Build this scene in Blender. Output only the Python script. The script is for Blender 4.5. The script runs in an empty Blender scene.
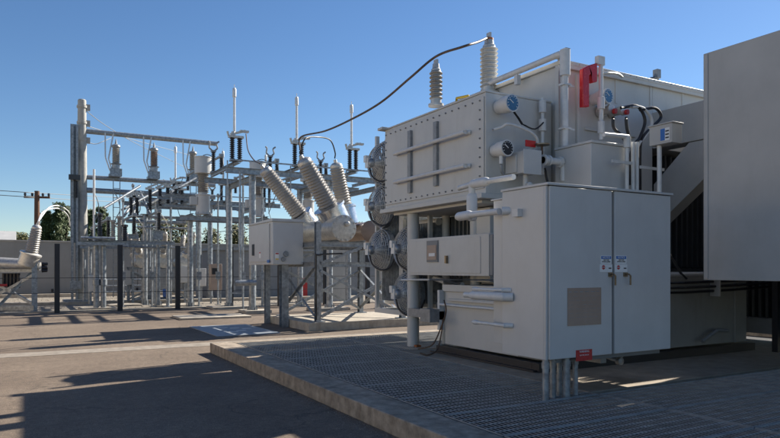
import bpy, math, random
from mathutils import Vector, Matrix
random.seed(7)
R=math.radians
S=bpy.context.scene
COL=bpy.data.collections.new('yard'); S.collection.children.link(COL)
# ---------------------------------------------------------------- camera numbers
F=640.0; A=R(29.7); CX=390.0; HZ=269.0; H=1.67
sa,ca=math.sin(A),math.cos(A)
def PD(px,py,d):
    u=(px-CX)/F
    return Vector((d*(sa+u*ca), d*(ca-u*sa), H+d*(HZ-py)/F))
def PX(px,py,X): return PD(px,py,X/(sa+(px-CX)/F*ca))
def PY(px,py,Y): return PD(px,py,Y/(ca-(px-CX)/F*sa))
def PZ(px,py,z): return PD(px,py,F*(H-z)/(py-HZ))
# ---------------------------------------------------------------- materials
def mat(name,col,rough=.5,metal=0.,nscale=6.,namt=.12,bump=0.,bscale=60.,col2=None,spec=.5,stretch=None,dirt=0.,dirtcol=(.12,.09,.06)):
    m=bpy.data.materials.new(name); m.use_nodes=True
    nt=m.node_tree; N=nt.nodes; L=nt.links
    b=N['Principled BSDF']
    b.inputs['Roughness'].default_value=rough; b.inputs['Metallic'].default_value=metal
    b.inputs['Specular IOR Level'].default_value=spec
    tc=N.new('ShaderNodeTexCoord'); src=tc.outputs['Object']
    if stretch:
        mp=N.new('ShaderNodeMapping'); mp.inputs['Scale'].default_value=stretch
        L.new(src,mp.inputs['Vector']); src2=mp.outputs['Vector']
    else: src2=src
    n=N.new('ShaderNodeTexNoise'); n.inputs['Scale'].default_value=nscale; n.inputs['Detail'].default_value=6; n.inputs['Roughness'].default_value=.62
    L.new(src2,n.inputs['Vector'])
    r=N.new('ShaderNodeValToRGB'); r.color_ramp.elements[0].position=.3; r.color_ramp.elements[1].position=.72
    c2=col2 or tuple(c*(1-namt*1.6) for c in col)
    c1=tuple(min(1,c*(1+namt*.5)) for c in col)
    r.color_ramp.elements[0].color=(*c2,1); r.color_ramp.elements[1].color=(*c1,1)
    L.new(n.outputs['Fac'],r.inputs['Fac'])
    out=r.outputs['Color']
    if dirt>0:
        n3=N.new('ShaderNodeTexNoise'); n3.inputs['Scale'].default_value=1.3; n3.inputs['Detail'].default_value=8; n3.inputs['Roughness'].default_value=.7
        mp3=N.new('ShaderNodeMapping'); mp3.inputs['Scale'].default_value=(3,3,.6)
        L.new(src,mp3.inputs['Vector']); L.new(mp3.outputs['Vector'],n3.inputs['Vector'])
        r3=N.new('ShaderNodeValToRGB'); r3.color_ramp.elements[0].position=.52; r3.color_ramp.elements[1].position=.78
        r3.color_ramp.elements[0].color=(0,0,0,1); r3.color_ramp.elements[1].color=(dirt,dirt,dirt,1)
        L.new(n3.outputs['Fac'],r3.inputs['Fac'])
        mx=N.new('ShaderNodeMix'); mx.data_type='RGBA'
        L.new(r3.outputs['Color'],mx.inputs['Factor']); L.new(out,mx.inputs['A']); mx.inputs['B'].default_value=(*dirtcol,1)
        out=mx.outputs['Result']
    L.new(out,b.inputs['Base Color'])
    rr=N.new('ShaderNodeMapRange'); rr.inputs['To Min'].default_value=max(.02,rough-.08); rr.inputs['To Max'].default_value=min(1,rough+.1)
    L.new(n.outputs['Fac'],rr.inputs['Value']); L.new(rr.outputs['Result'],b.inputs['Roughness'])
    if bump>0:
        n2=N.new('ShaderNodeTexNoise'); n2.inputs['Scale'].default_value=bscale; n2.inputs['Detail'].default_value=4
        L.new(src,n2.inputs['Vector'])
        bp=N.new('ShaderNodeBump'); bp.inputs['Strength'].default_value=bump; bp.inputs['Distance'].default_value=.02
        L.new(n2.outputs['Fac'],bp.inputs['Height']); L.new(bp.outputs['Normal'],b.inputs['Normal'])
    return m
M={}
M['paint']=mat('grey_paint',(.56,.55,.52),.42,0,1.6,.06,.05,9,dirt=.22,dirtcol=(.30,.27,.22))
M['paint2']=mat('cabinet_paint',(.54,.54,.53),.36,0,2.2,.05,.04,7,dirt=.12,dirtcol=(.30,.29,.27))
M['panelp']=mat('panel_paint',(.45,.44,.42),.5,0,1.2,.09,.04,6,dirt=.2,dirtcol=(.25,.23,.2))
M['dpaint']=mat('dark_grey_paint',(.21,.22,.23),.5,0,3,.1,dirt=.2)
M['pipe']=mat('conduit_paint',(.64,.64,.63),.4,0,9,.08)
M['galv']=mat('galvanised_steel',(.34,.37,.40),.38,.45,9,.35,.06,40,dirt=.35,dirtcol=(.26,.25,.23))
M['galvd']=mat('dull_steel',(.30,.31,.32),.5,.4,10,.2)
M['silver']=mat('bright_aluminium',(.72,.72,.70),.24,.85,7,.12)
M['alu']=mat('cast_aluminium',(.58,.56,.52),.42,.5,10,.2)
M['porc']=mat('grey_porcelain',(.34,.315,.28),.38,0,5,.12,dirt=.3,dirtcol=(.22,.19,.15))
M['porcl']=mat('light_porcelain',(.52,.52,.50),.26,0,5,.1)
M['brownp']=mat('brown_porcelain',(.24,.17,.13),.3,0,5,.15)
M['blackp']=mat('dark_insulator',(.035,.037,.042),.3,0,8,.2)
M['black']=mat('black_paint',(.015,.016,.022),.45,0,8,.2)
M['rubber']=mat('rubber_hose',(.02,.02,.022),.4,0,8,.2)
M['copper']=mat('weathered_conductor',(.13,.085,.06),.5,.5,20,.3)
M['wguard']=mat('guard_wire',(.52,.53,.53),.4,.3,10,.1)
M['wire']=mat('grey_wire',(.25,.26,.27),.5,.4,20,.2)
M['cond']=mat('white_blade',(.72,.72,.70),.4,.1,10,.1)
M['red']=mat('red_enamel',(.60,.02,.025),.25,0,8,.1)
M['redl']=mat('red_label',(.55,.03,.03),.5,0,40,.3)
M['blue']=mat('blue_label',(.03,.15,.45),.4,0,8,.05)
M['dial']=mat('dial_face',(.05,.16,.30),.2,0,30,.2)
M['bdrum']=mat('blue_drum',(.02,.12,.40),.4,0,4,.1)
M['white']=mat('white_label',(.78,.78,.76),.5,0,8,.05)
M['ink']=mat('ink',(.03,.03,.03),.6,0,8,.05)
M['nameplate']=mat('etched_plate',(.36,.275,.225),.45,.15,4,.1)
M['finshade_pane']=mat('fin_shade_and_pane',(.05,.055,.06),.5,0,4,.15)  # near-black paints deep shade into the fins; window panes share it
M['brass']=mat('brass_latch',(.30,.23,.15),.35,.7,20,.2)
M['yellow']=mat('yellow_paint',(.75,.50,.03),.4,0,10,.1)
M['orange']=mat('rusty_orange',(.45,.14,.04),.6,0,30,.3)
M['conc']=mat('concrete',(.44,.39,.32),.85,0,5,.2,.3,90,dirt=.6,dirtcol=(.20,.15,.10))
M['plinth']=mat('plinth_concrete',(.33,.27,.20),.85,0,4,.2,.25,90,dirt=.5,dirtcol=(.16,.11,.07))
M['wall']=mat('wall_panel',(.26,.26,.25),.7,0,.5,.12,.1,40,dirt=.15)
M['lwall']=mat('pale_wall',(.42,.41,.38),.8,0,.8,.12,.1,40,dirt=.2)
M['plate']=mat('steel_cover',(.30,.33,.36),.55,.2,3,.15,.1,60)
M['wood']=mat('pole_wood',(.16,.08,.045),.8,0,8,.3)
M['bark']=mat('bark',(.07,.05,.035),.9,0,8,.3)
M['kerb']=mat('kerb_concrete',(.38,.31,.235),.85,0,7,.35,.4,90,dirt=.9,dirtcol=(.14,.095,.055))
M['gutter']=mat('gutter_concrete',(.29,.25,.205),.9,0,5,.25,.3,90,dirt=.6,dirtcol=(.17,.13,.10))
M['skirtshade']=mat('shaded_skirt_paint',(.26,.26,.25),.5,0,2,.1,dirt=.3)  # darker than the tank: shade under the overhang is put into this colour
M['grate']=mat('galvanised_grating',(.40,.40,.39),.45,.15,6,.25)
M['concpole']=mat('pale_pole',(.40,.39,.36),.6,.1,6,.15)
def leafmat(name,a,b):
    m=bpy.data.materials.new(name); m.use_nodes=True; nt=m.node_tree; N=nt.nodes;L=nt.links
    g=N.new('ShaderNodeTexCoord'); n=N.new('ShaderNodeTexNoise'); n.inputs['Scale'].default_value=.7; n.inputs['Detail'].default_value=3
    r=N.new('ShaderNodeValToRGB'); r.color_ramp.elements[0].color=(*a,1); r.color_ramp.elements[1].color=(*b,1)
    r.color_ramp.elements[0].position=.35; r.color_ramp.elements[1].position=.65
    L.new(g.outputs['Object'],n.inputs['Vector']); L.new(n.outputs['Fac'],r.inputs['Fac']); L.new(r.outputs['Color'],N['Principled BSDF'].inputs['Base Color'])
    N['Principled BSDF'].inputs['Roughness'].default_value=.7
    return m
M['leaf1']=leafmat('pine_leaf',(.03,.06,.02),(.08,.11,.035))
M['leaf2']=leafmat('broad_leaf',(.05,.06,.018),(.13,.12,.035))
def asphalt():
    m=bpy.data.materials.new('asphalt'); m.use_nodes=True; nt=m.node_tree; N=nt.nodes; L=nt.links; b=N['Principled BSDF']
    tc=N.new('ShaderNodeTexCoord').outputs['Object']
    def noise(s,d=6,ro=.6):
        n=N.new('ShaderNodeTexNoise'); n.inputs['Scale'].default_value=s; n.inputs['Detail'].default_value=d; n.inputs['Roughness'].default_value=ro; L.new(tc,n.inputs['Vector']); return n.outputs['Fac']
    def ramp(f,p0,c0,p1,c1):
        r=N.new('ShaderNodeValToRGB'); r.color_ramp.elements[0].position=p0; r.color_ramp.elements[0].color=(*c0,1); r.color_ramp.elements[1].position=p1; r.color_ramp.elements[1].color=(*c1,1); L.new(f,r.inputs['Fac']); return r.outputs['Color']
    def mix(a,bb,f,mode='MULTIPLY'):
        x=N.new('ShaderNodeMix'); x.data_type='RGBA'; x.blend_type=mode; x.inputs['Factor'].default_value=f; L.new(a,x.inputs['A']); L.new(bb,x.inputs['B']); return x.outputs['Result']
    base=ramp(noise(.35),.35,(.135,.098,.069),.7,(.205,.155,.112))
    mid=ramp(noise(3.5,8,.75),.3,(.66,.66,.66),.7,(1.15,1.15,1.15))
    grit=ramp(noise(70,3),.35,(.45,.45,.45),.65,(1.5,1.5,1.5))
    mid2=ramp(noise(14,6,.8),.35,(.72,.72,.72),.65,(1.2,1.2,1.2)); c=mix(base,mid,.8); c=mix(c,mid2,.85); c=mix(c,grit,.85)
    vs=N.new('ShaderNodeTexVoronoi'); vs.inputs['Scale'].default_value=9; L.new(tc,vs.inputs['Vector']); c=mix(c,ramp(vs.outputs['Distance'],.035,(2.4,2.3,2.2),.06,(1,1,1)),1.0)
    # hairline cracks and oil spots
    v=N.new('ShaderNodeTexVoronoi'); v.feature='DISTANCE_TO_EDGE'; v.inputs['Scale'].default_value=.28
    w=N.new('ShaderNodeTexNoise'); w.inputs['Scale'].default_value=1.5; w.inputs['Detail'].default_value=6; L.new(tc,w.inputs['Vector'])
    va=N.new('ShaderNodeVectorMath'); va.operation='MULTIPLY_ADD'; L.new(w.outputs['Color'],va.inputs[0]); va.inputs[1].default_value=(1.2,1.2,0); L.new(tc,va.inputs[2]); L.new(va.outputs[0],v.inputs['Vector'])
    cr=ramp(v.outputs['Distance'],.002,(.55,.55,.55),.006,(1,1,1)); c=mix(c,cr,.8)
    spots=ramp(noise(1.1,3),.66,(1,1,1),.74,(.72,.7,.68)); c=mix(c,spots,.8)
    L.new(c,b.inputs['Base Color']); b.inputs['Roughness'].default_value=.9
    bp=N.new('ShaderNodeBump'); bp.inputs['Strength'].default_value=.5; bp.inputs['Distance'].default_value=.01; L.new(noise(90,3),bp.inputs['Height']); L.new(bp.outputs['Normal'],b.inputs['Normal'])
    return m
M['asphalt']=asphalt()
M['gravel']=mat('gravel',(.30,.26,.21),.95,0,30,.35,.8,70)
M['land']=mat('open_land',(.20,.17,.12),.95,0,.05,.2)
M['pit']=mat('pit_shade',(.02,.02,.02),.95,0,40,.4,.6,60)  # near-black floor paints in the shade below the grating openings
# ---------------------------------------------------------------- mesh helper
class MB:
    def __init__(s): s.v=[]; s.f=[]
    def box(s,x0,x1,y0,y1,z0,z1):
        n=len(s.v)
        s.v+=[Vector(p) for p in ((x0,y0,z0),(x1,y0,z0),(x1,y1,z0),(x0,y1,z0),(x0,y0,z1),(x1,y0,z1),(x1,y1,z1),(x0,y1,z1))]
        s.f+=[tuple(n+i for i in q) for q in ((0,3,2,1),(4,5,6,7),(0,1,5,4),(1,2,6,5),(2,3,7,6),(3,0,4,7))]
        return s
    def cb(s,c,dx,dy,dz): return s.box(c[0]-dx/2,c[0]+dx/2,c[1]-dy/2,c[1]+dy/2,c[2]-dz/2,c[2]+dz/2)
    def frame(s,d):
        d=Vector(d).normalized(); up=Vector((0,0,1)) if abs(d.z)<.95 else Vector((0,1,0))
        a=d.cross(up).normalized(); b=a.cross(d).normalized(); return d,a,b
    def bar(s,p,q,w,h):          # rectangular bar p->q, w sideways, h 'up'
        p,q=Vector(p),Vector(q); d,a,b=s.frame(q-p); n=len(s.v)
        for e in (p,q):
            s.v+=[e-a*w/2-b*h/2,e+a*w/2-b*h/2,e+a*w/2+b*h/2,e-a*w/2+b*h/2]
        s.f+=[tuple(n+i for i in q_) for q_ in ((0,1,2,3),(7,6,5,4),(0,4,5,1),(1,5,6,2),(2,6,7,3),(3,7,4,0))]
        return s
    def angle(s,p,q,w=.07,t=.009): # L section
        p,q=Vector(p),Vector(q); d,a,b=s.frame(q-p)
        s.bar(p,q,w,t); s.bar(p+a*(w/2)-b*(w/2),q+a*(w/2)-b*(w/2),t,w); return s
    def chan(s,p,q,w=.12,h=.2,t=.012): # I section beam
        p,q=Vector(p),Vector(q); d,a,b=s.frame(q-p)
        s.bar(p,q,t,h-2*t); s.bar(p+b*(h-t)/2,q+b*(h-t)/2,w,t); s.bar(p-b*(h-t)/2,q-b*(h-t)/2,w,t); return s
    def lathe(s,p,d,prof,seg=16,caps=True):
        p=Vector(p); d,a,b=s.frame(d); n=len(s.v)
        for t,r in prof:
            for k in range(seg):
                th=2*math.pi*k/seg; s.v.append(p+d*t+(a*math.cos(th)+b*math.sin(th))*r)
        for i in range(len(prof)-1):
            for k in range(seg):
                k2=(k+1)%seg; s.f.append((n+i*seg+k,n+i*seg+k2,n+(i+1)*seg+k2,n+(i+1)*seg+k))
        if caps:
            s.f.append(tuple(n+k for k in reversed(range(seg)))); m_=n+(len(prof)-1)*seg; s.f.append(tuple(m_+k for k in range(seg)))
        return s
    def cyl(s,p,q,r,r2=None,seg=14):
        p,q=Vector(p),Vector(q); r2=r if r2 is None else r2
        return s.lathe(p,q-p,[(0,r),((q-p).length,r2)],seg)
    def tube(s,pts,r,seg=8,smooth=0):
        pts=[Vector(p) for p in pts]
        if smooth: pts=spline(pts,smooth)
        n=len(s.v); fr=None
        for i,p in enumerate(pts):
            t=(pts[min(i+1,len(pts)-1)]-pts[max(i-1,0)]).normalized()
            if fr is None: _,a,b=s.frame(t)
            else:
                a=(fr-t*fr.dot(t)).normalized(); b=t.cross(a)
            fr=a
            for k in range(seg):
                th=2*math.pi*k/seg; s.v.append(p+(a*math.cos(th)+b*math.sin(th))*r)
        for i in range(len(pts)-1):
            for k in range(seg):
                k2=(k+1)%seg; s.f.append((n+i*seg+k,n+i*seg+k2,n+(i+1)*seg+k2,n+(i+1)*seg+k))
        s.f.append(tuple(n+k for k in reversed(range(seg)))); m_=n+(len(pts)-1)*seg; s.f.append(tuple(m_+k for k in range(seg)))
        return s
    def torus(s,c,nrm,R_,r,seg=24,ms=4):
        c=Vector(c); d,a,b=s.frame(nrm); n=len(s.v)
        for i in range(seg):
            th=2*math.pi*i/seg; e=a*math.cos(th)+b*math.sin(th)
            for k in range(ms):
                ph=2*math.pi*k/ms; s.v.append(c+e*(R_+r*math.cos(ph))+d*r*math.sin(ph))
        for i in range(seg):
            for k in range(ms):
                i2=(i+1)%seg;k2=(k+1)%ms; s.f.append((n+i*ms+k,n+i2*ms+k,n+i2*ms+k2,n+i*ms+k2))
        return s
    def build(s,name,m,parent=None,bevel=0,base=None):
        me=bpy.data.meshes.new(name)
        if parent is not None: o0=wloc(parent)
        elif base is not None: o0=Vector(base)
        else:
            xs=[v.x for v in s.v]; ys=[v.y for v in s.v]; o0=Vector(((min(xs)+max(xs))/2,(min(ys)+max(ys))/2,min(v.z for v in s.v)))
        me.from_pydata([tuple(v-o0) for v in s.v],[],s.f)
        me.materials.append(M[m] if isinstance(m,str) else m)
        me.polygons.foreach_set('use_smooth',[True]*len(me.polygons))
        me.set_sharp_from_angle(angle=R(35)); me.update()
        o=bpy.data.objects.new(name,me); COL.objects.link(o)
        if parent is not None: o.parent=parent
        else: o.location=o0
        if bevel:
            b=o.modifiers.new('bevel','BEVEL'); b.width=bevel; b.segments=2; b.limit_method='ANGLE'
        return o
def wloc(o):
    v=Vector((0,0,0))
    while o is not None: v+=o.location; o=o.parent
    return v
def spline(pts,n):
    out=[]
    P=[pts[0]*2-pts[1]]+pts+[pts[-1]*2-pts[-2]]
    for i in range(1,len(P)-2):
        for k in range(n):
            t=k/n; p0,p1,p2,p3=P[i-1:i+3]
            out.append(.5*((2*p1)+(p2-p0)*t+(2*p0-5*p1+4*p2-p3)*t*t+(3*p1-p0-3*p2+p3)*t**3))
    out.append(pts[-1]); return out
def tag(o,label=None,cat=None,group=None,kind=None):
    if label: o['label']=label
    if cat: o['category']=cat
    if group: o['group']=group
    if kind: o['kind']=kind
    return o
def root(name,loc,label,cat,group=None):
    o=bpy.data.objects.new(name,None); COL.objects.link(o); o.location=loc; o.empty_display_size=.2
    return tag(o,label,cat,group)
def copy_tree(o,parent=None):
    c=o.copy(); COL.objects.link(c); c.parent=parent
    for ch in list(o.children): copy_tree(ch,c)
    return c
def text(s,name,pos,size,m,parent,face='-Y',align='CENTER'):
    cu=bpy.data.curves.new(name,'FONT'); cu.body=s; cu.size=size; cu.align_x=align; cu.align_y='CENTER'; cu.extrude=.0012; cu.resolution_u=2
    to=bpy.data.objects.new(name,cu); COL.objects.link(to)
    dg=bpy.context.evaluated_depsgraph_get(); me=bpy.data.meshes.new_from_object(to.evaluated_get(dg))
    bpy.data.objects.remove(to)
    if face=='-Y': rot=Matrix(((1,0,0),(0,0,-1),(0,1,0)))
    else: rot=Matrix(((0,0,-1),(-1,0,0),(0,1,0)))     # facing -X
    me.transform(rot.to_4x4()); me.materials.clear(); me.materials.append(M[m])
    o=bpy.data.objects.new(name,me); COL.objects.link(o); o.parent=parent; o.location=Vector(pos)-wloc(parent); return o
# ---------------------------------------------------------------- shared shapes
def sheds(mb,p,q,r,pitch=.06,core=.72,seg=18,taper=1.0):
    p,q=Vector(p),Vector(q); Lh=(q-p).length; n=max(3,int(Lh/pitch)); pt=Lh/n; pr=[(0,r*core)]
    for i in range(n):
        k=1+(taper-1)*i/n; t=i*pt
        pr+=[(t+pt*.18,r*core*k),(t+pt*.30,r*k*.97),(t+pt*.42,r*k),(t+pt*.85,r*core*k*1.02)]
    pr.append((Lh,r*core*taper)); mb.lathe(p,q-p,pr,seg); return mb
# ================================================================= SETTING
g=MB().box(-500,500,-40,900,-.6,0); o=g.build('ground','land'); tag(o,kind='structure')
def sheet(name,x0,x1,y0,y1,z,m,sub=1):
    mb=MB(); n=0
    mb.v=[Vector((x0,y0,z)),Vector((x1,y0,z)),Vector((x1,y1,z)),Vector((x0,y1,z))]; mb.f=[(0,1,2,3)]
    return tag(mb.build(name,m),kind='structure')
sheet('asphalt_road',-60,60,-30,27.8,.004,'asphalt')
sheet('gravel_yard',-60,60,27.8,44,.004,'gravel')
tag(MB().box(-60,30,27.8,28.05,0,.05).build('kerb','conc'),kind='structure')
sheet('concrete_gutter',-60,30,14.0,14.65,.008,'gutter')
# containment kerb, joined around the transformer pit
k=MB(); KX0,KX1,KY1=3.2,3.64,12.85
n=len(k.v)
k.box(KX0,KX1,-3,KY1,0,.2); k.box(KX1,16,KY1-.26,KY1,0,.198); k.box(15.7,16,-3,KY1-.26,0,.199)
ko=tag(k.build('containment_kerb','kerb',bevel=.012),'long concrete kerb around the steel grating under the transformer','kerb')
ko['kind']='structure'; del ko['label']; del ko['category']
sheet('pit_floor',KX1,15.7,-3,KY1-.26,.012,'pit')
pl=MB().box(5.87,13.2,5.45,9.95,.012,.203); tag(pl.build('plinth','plinth',bevel=.006),'brown stained concrete plinth under the transformer','plinth')
# ================================================================= GRATING
def grate_panel(w,d):
    mb=MB(); n=int(w/.052)
    g0=.012
    for i in range(n+1):
        x=g0+(w-2*g0)*i/n; mb.box(x-.0028,x+.0028,g0,d-g0,-.007,0)
    m_=int(d/.115)
    for j in range(1,m_):
        y=d*j/m_; mb.box(g0,w-g0,y-.0065,y+.0065,-.004,.002)
    for y in (g0,d-g0): mb.box(g0,w-g0,y-.006,y+.006,-.010,.004)
    for x in (g0,w-g0): mb.box(x-.004,x+.004,g0+.01,d-g0-.01,-.010,.003)
    return mb
gp=grate_panel(2.2,.915)
proto=gp.build('grating_panel','grate',base=(0,0,0)); proto.location=(3.655,5.335,.2)
tag(proto,None,'grating','grating panels over the pit')
cells=[]
rows=[1.645,2.567,3.489,4.411,5.333,6.255,7.177,8.099,9.021,9.943,10.865,11.787]
for j,y in enumerate(rows):
    for i in range(5):
        x=3.655+i*2.212
        if i>0 and 4.5<y<9.8: continue
        cells.append((i,j,x,y))
colname=['against the long kerb','second column from the long kerb','third column from the long kerb','fourth column from the long kerb','fifth column from the long kerb']
rown=['first','second','third','fourth','fifth','sixth','seventh','eighth','ninth','tenth','eleventh','twelfth']
used=False
for i,j,x,y in cells:
    o=proto if not used else copy_tree(proto); used=True
    o.location=(x,y,.2); o['label']='steel grating panel %s, %s row from the near end'%(colname[i],rown[j])
    sy=.72/.915 if j==11 else 1
    o.scale=(1,sy,1)
# ================================================================= MAIN TRANSFORMER
T=root('power_transformer',(8.4,8.6,.2),'huge light grey power transformer with bolted side box and pipework','transformer')
TX=7.65; TY=7.72
t=MB(); t.box(TX,9.88,TY,11.0,.45,5.02); t.box(9.88,11.6,TY,11.0,3.86,5.02); t.box(9.88,11.6,9.6,11.0,.45,3.86)
t.box(TX-.05,11.65,TY-.06,11.05,5.02,5.09)
t.box(TX-.10,TX-.002,TY-.02,TY+.06,1.5,5.0)      # corner stiffener
t.box(TX-.12,TX-.03,TY-.16,TY-.08,2.6,4.95)
t.box(7.95,8.02,TY-.05,TY+.01,2.4,4.9)
t.box(8.15,9.4,TY-.035,TY+.01,4.0,4.05)
t.build('tank','paint',T,bevel=.008)
b=MB(); b.box(6.22,TX-.06,7.9,11.1,2.85,4.42)
b.box(6.20,6.215,7.93,11.07,2.93,4.36)
b.box(6.10,6.9,11.0,11.2,4.42,4.47)
b.box(6.205,TX-.06,7.89,11.12,4.422,4.45)
b.box(6.12,TX-.06,7.88,11.14,2.77,2.848)
b.box(6.3,TX-.3,8.1,10.9,2.72,2.768)
b.build('bushing_box','paint',T,bevel=.006)
# bolts around the cover
bl=MB()
def bolt(mb,p,d=(-1,0,0),r=.0125,l=.02): mb.lathe(p,d,[(0,r*1.3),(.005,r*1.3),(.0051,r),(l,r)],6)
for i in range(17):
    y=8.02+i*(3.0/16); bolt(bl,(6.2,y,4.31)); bolt(bl,(6.2,y,2.98))
for i in range(1,9):
    z=2.98+i*(1.33/9); bolt(bl,(6.2,8.02,z)); bolt(bl,(6.2,11.02,z))
tag(bl.build('bolt_row','dpaint',T),kind='stuff')
for py0,py1,(yy) in ((0,0,0),(0,0,1)):
    pass
for px,pt,pb in ((411,131,193),(437,122,186)):   # the two flat brackets
    c=PX(px,pt,6.2); e=PX(px,pb,6.2)
    m_=MB(); m_.box(6.155,6.2,c.y-.055,c.y-.045,e.z,c.z); m_.box(6.15,6.198,c.y-.05,c.y+.05,e.z,c.z) ; m_.build('bracket','galvd',T)
for ya,yb in ((154,132),(182,166)):
    p=PX(393,ya,6.1); q=PX(466,yb,6.1); z=(p.z+q.z)/2
    MB().tube([(6.2,p.y-.02,z),(6.12,p.y-.08,z),(6.1,p.y-.2,z),(6.1,q.y+.2,z),(6.12,q.y+.08,z),(6.2,q.y+.02,z)],.035,8,4).build('grab_rail','pipe',T)
# lid, yellow lug, etc. on the box
m_=MB(); c=PD(462,93,11.2); m_.box(6.6,7.25,8.9,9.5,4.45,4.6); m_.build('hatch','paint',T,bevel=.01)
a=PX(460,89,6.7); MB().tube([(6.7,a.y+.12,4.58),(6.7,a.y+.1,4.72),(6.7,a.y-.25,4.68),(6.7,a.y-.3,4.58)],.025,6).build('lifting_handle','yellow',T)
# bushings
def bushing_part(px,ptop,pbot,Y,r,name='bushing',orange=False,X=None):
    base=PX(px,pbot,X) if X else PY(px,pbot,Y)
    d=(base.x*sa+base.y*ca); top=H+d*(HZ-ptop)/F
    x,y=base.x,base.y
    br=bpy.data.objects.new(name,None)
    mb=MB(); mb.lathe((x,y,base.z-.12),(0,0,1),[(0,r*1.15),(.04,r*1.15),(.05,r*.8),(.14,r*.8)],18)
    fl=mb.build(name,'alu',T)
    s_=MB(); hh=top-base.z; sheds(s_,(x,y,base.z),(x,y,base.z+hh*.78),r,.075,.74); s_.build('shed_stack','porcl' if orange else 'porc',fl_fix(fl))
    c_=MB(); z1=base.z+hh*.78; c_.lathe((x,y,z1),(0,0,1),[(0,r*.7),(.03,r*.7),(.05,r*.55),(.13,r*.5),(.131,.03),(hh*.22,.03)],14)
    c_.box(x-.02,x+.02,y-.05,y+.05,z1+hh*.12,z1+hh*.22+.06)
    c_.build('terminal','alu',fl)
    if orange: MB().lathe((x,y,z1+.132),(0,0,1),[(0,r*.52),(.035,r*.5)],14).build('seal_ring','orange',fl)
    return Vector((x,y,top))
def fl_fix(o): return o
bt1=bushing_part(436,63,100,9.9,.125,X=6.62)
bt2=bushing_part(489,36,88,9.5,.17,orange=True)
# large pipe loop on top
p1=PY(566,52,7.5); zt=5.12
pp=MB()
pp.tube([(7.5,9.6,4.9),(7.5,9.6,zt-.08),(7.5,9.52,zt),(7.5,7.62,zt+.02),(7.5,7.5,zt-.02),(7.5,7.5,zt-.14),(7.5,7.5,3.2),(7.49,7.49,2.95),(7.3,7.35,2.75),(7.1,7.3,2.7)],.052,12)
pp.lathe((7.5,7.5,zt+.06),(0,0,-1),[(0,.06),(.01,.085),(.42,.085),(.43,.06)],12)
for z in (4.6,3.9,3.35): pp.box(7.42,7.58,7.44,7.56,z,z+.03); pp.box(7.50,7.70,7.49,7.51,z,z+.03)
pp.box(7.46,7.54,8.6,8.68,4.9,zt-.05); pp.box(7.44,7.56,9.5,9.62,4.4,4.92)
pp.build('vent_pipe','pipe',T)
v=MB(); 
for zz in (3.9,4.2): v.lathe((7.3,7.8,zz),(0,0,1),[(0,.03),(.01,.06),(.2,.06),(.21,.03)],10)
v.cyl((7.3,7.8,3.2),(7.3,7.8,4.45),.028); v.build('conduit','pipe',T)
# gauges on the front of the bushing box
def gauge(c,r,l,d=(.05,-1,0.0),dial='dial'):
    d=Vector(d).normalized(); mb=MB(); c=Vector(c)
    mb.lathe(c-d*l,d,[(0,r*.8),(l*.25,r*.85),(l*.4,r),(l,r*1.04),(l+.012,r*1.06),(l+.013,r*.9)],20)
    g_=mb.build('gauge','pipe',T)
    f_=MB().lathe(c+d*.013,d,[(0,r*.9),(.004,r*.9)],20); f_.build('dial_glass',dial,g_)
    n_=MB(); e=MB().frame(d); n_.bar(c+d*.02-e[1]*r*.1,c+d*.02+e[1]*r*.5+e[2]*r*.4,.006,.012)
    for k in range(10):
        th=R(-30+k*27); q=e[1]*math.cos(th)+e[2]*math.sin(th); n_.bar(c+d*.019+q*r*.68,c+d*.019+q*r*.82,.008,.008)
    n_.build('pointer','white',g_)
c=PY(512,103,7.58); gauge(c,.13,.31)
MB().tube([PY(514,112,7.66),PY(519,119,7.68),PY(522,124,7.7)],.018).build('cable_gland','rubber',T)
MB().tube([PY(522,124,7.72),PY(535,129,7.74),PY(545,121,7.76)],.013,8,4).build('flexible_conduit','rubber',T)
c=PY(507,148,7.6); gauge(c,.12,.29,dial='black')
MB().cyl(PY(501,156,7.68),PY(501,164,7.68),.028).build('cable_gland','pipe',T)
MB().tube([PY(501,163,7.68),PY(502,172,7.68),PY(509,179,7.68),PY(516,176,7.68),PY(518,168,7.7)],.022,8,5).build('flexible_conduit','galvd',T)
MB().tube([PY(492,130,7.8),PY(502,127,7.7),PY(509,124,7.62),PY(527,130,7.6),PY(536,137,7.6),PY(537,144,7.62),PY(528,150,7.66),PY(518,154,7.7)],.021,8,5).build('flexible_conduit','pipe',T)
jb=MB(); q0=PY(524,150,7.45); q1=PY(540,174,7.45); jb.box(q0.x,q1.x,7.45,7.75,q1.z,q0.z); jb.box(q0.x-.02,q1.x+.02,7.435,7.448,q1.z-.02,q0.z+.02)
jb.cyl(((q0.x+q1.x)/2,7.6,q1.z),((q0.x+q1.x)/2,7.6,q1.z-.22),.04); jb.box(q0.x-.03,q0.x-.001,7.6,7.85,q1.z+.02,q0.z-.05)
jb.lathe(((q0.x+q1.x)/2,7.55,q1.z-.18),(-.2,-1,0),[(0,.05),(.08,.05),(.085,.03)],14)
jb.build('junction_box','paint2',T,bevel=.006)
q=PY(529,144,7.6); MB().box(q.x-.06,q.x+.14,7.6,7.62,q.z-.04,q.z+.06).build('warning_tag','red',T)
vv=MB(); a=PY(543,160,7.5); e=PY(566,159,7.5)
vv.cyl(a,(e.x,7.5,a.z),.055); vv.lathe(a,(1,0,0),[(0,.09),(.03,.09),(.031,.06),(.1,.06),(.101,.085),(.13,.085)],14)
vv.lathe((e.x-.15,7.5,a.z),(1,0,0),[(0,.085),(.04,.085)],14); vv.cyl((e.x-.06,7.5,a.z),(e.x-.06,7.5,a.z-.3),.05)
vv.build('valve','pipe',T)
MB().lathe(PY(542,146,7.55),(0,0,1),[(0,.03),(.01,.12),(.03,.12),(.04,.03)],14).build('hand_wheel','brass',T)
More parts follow.
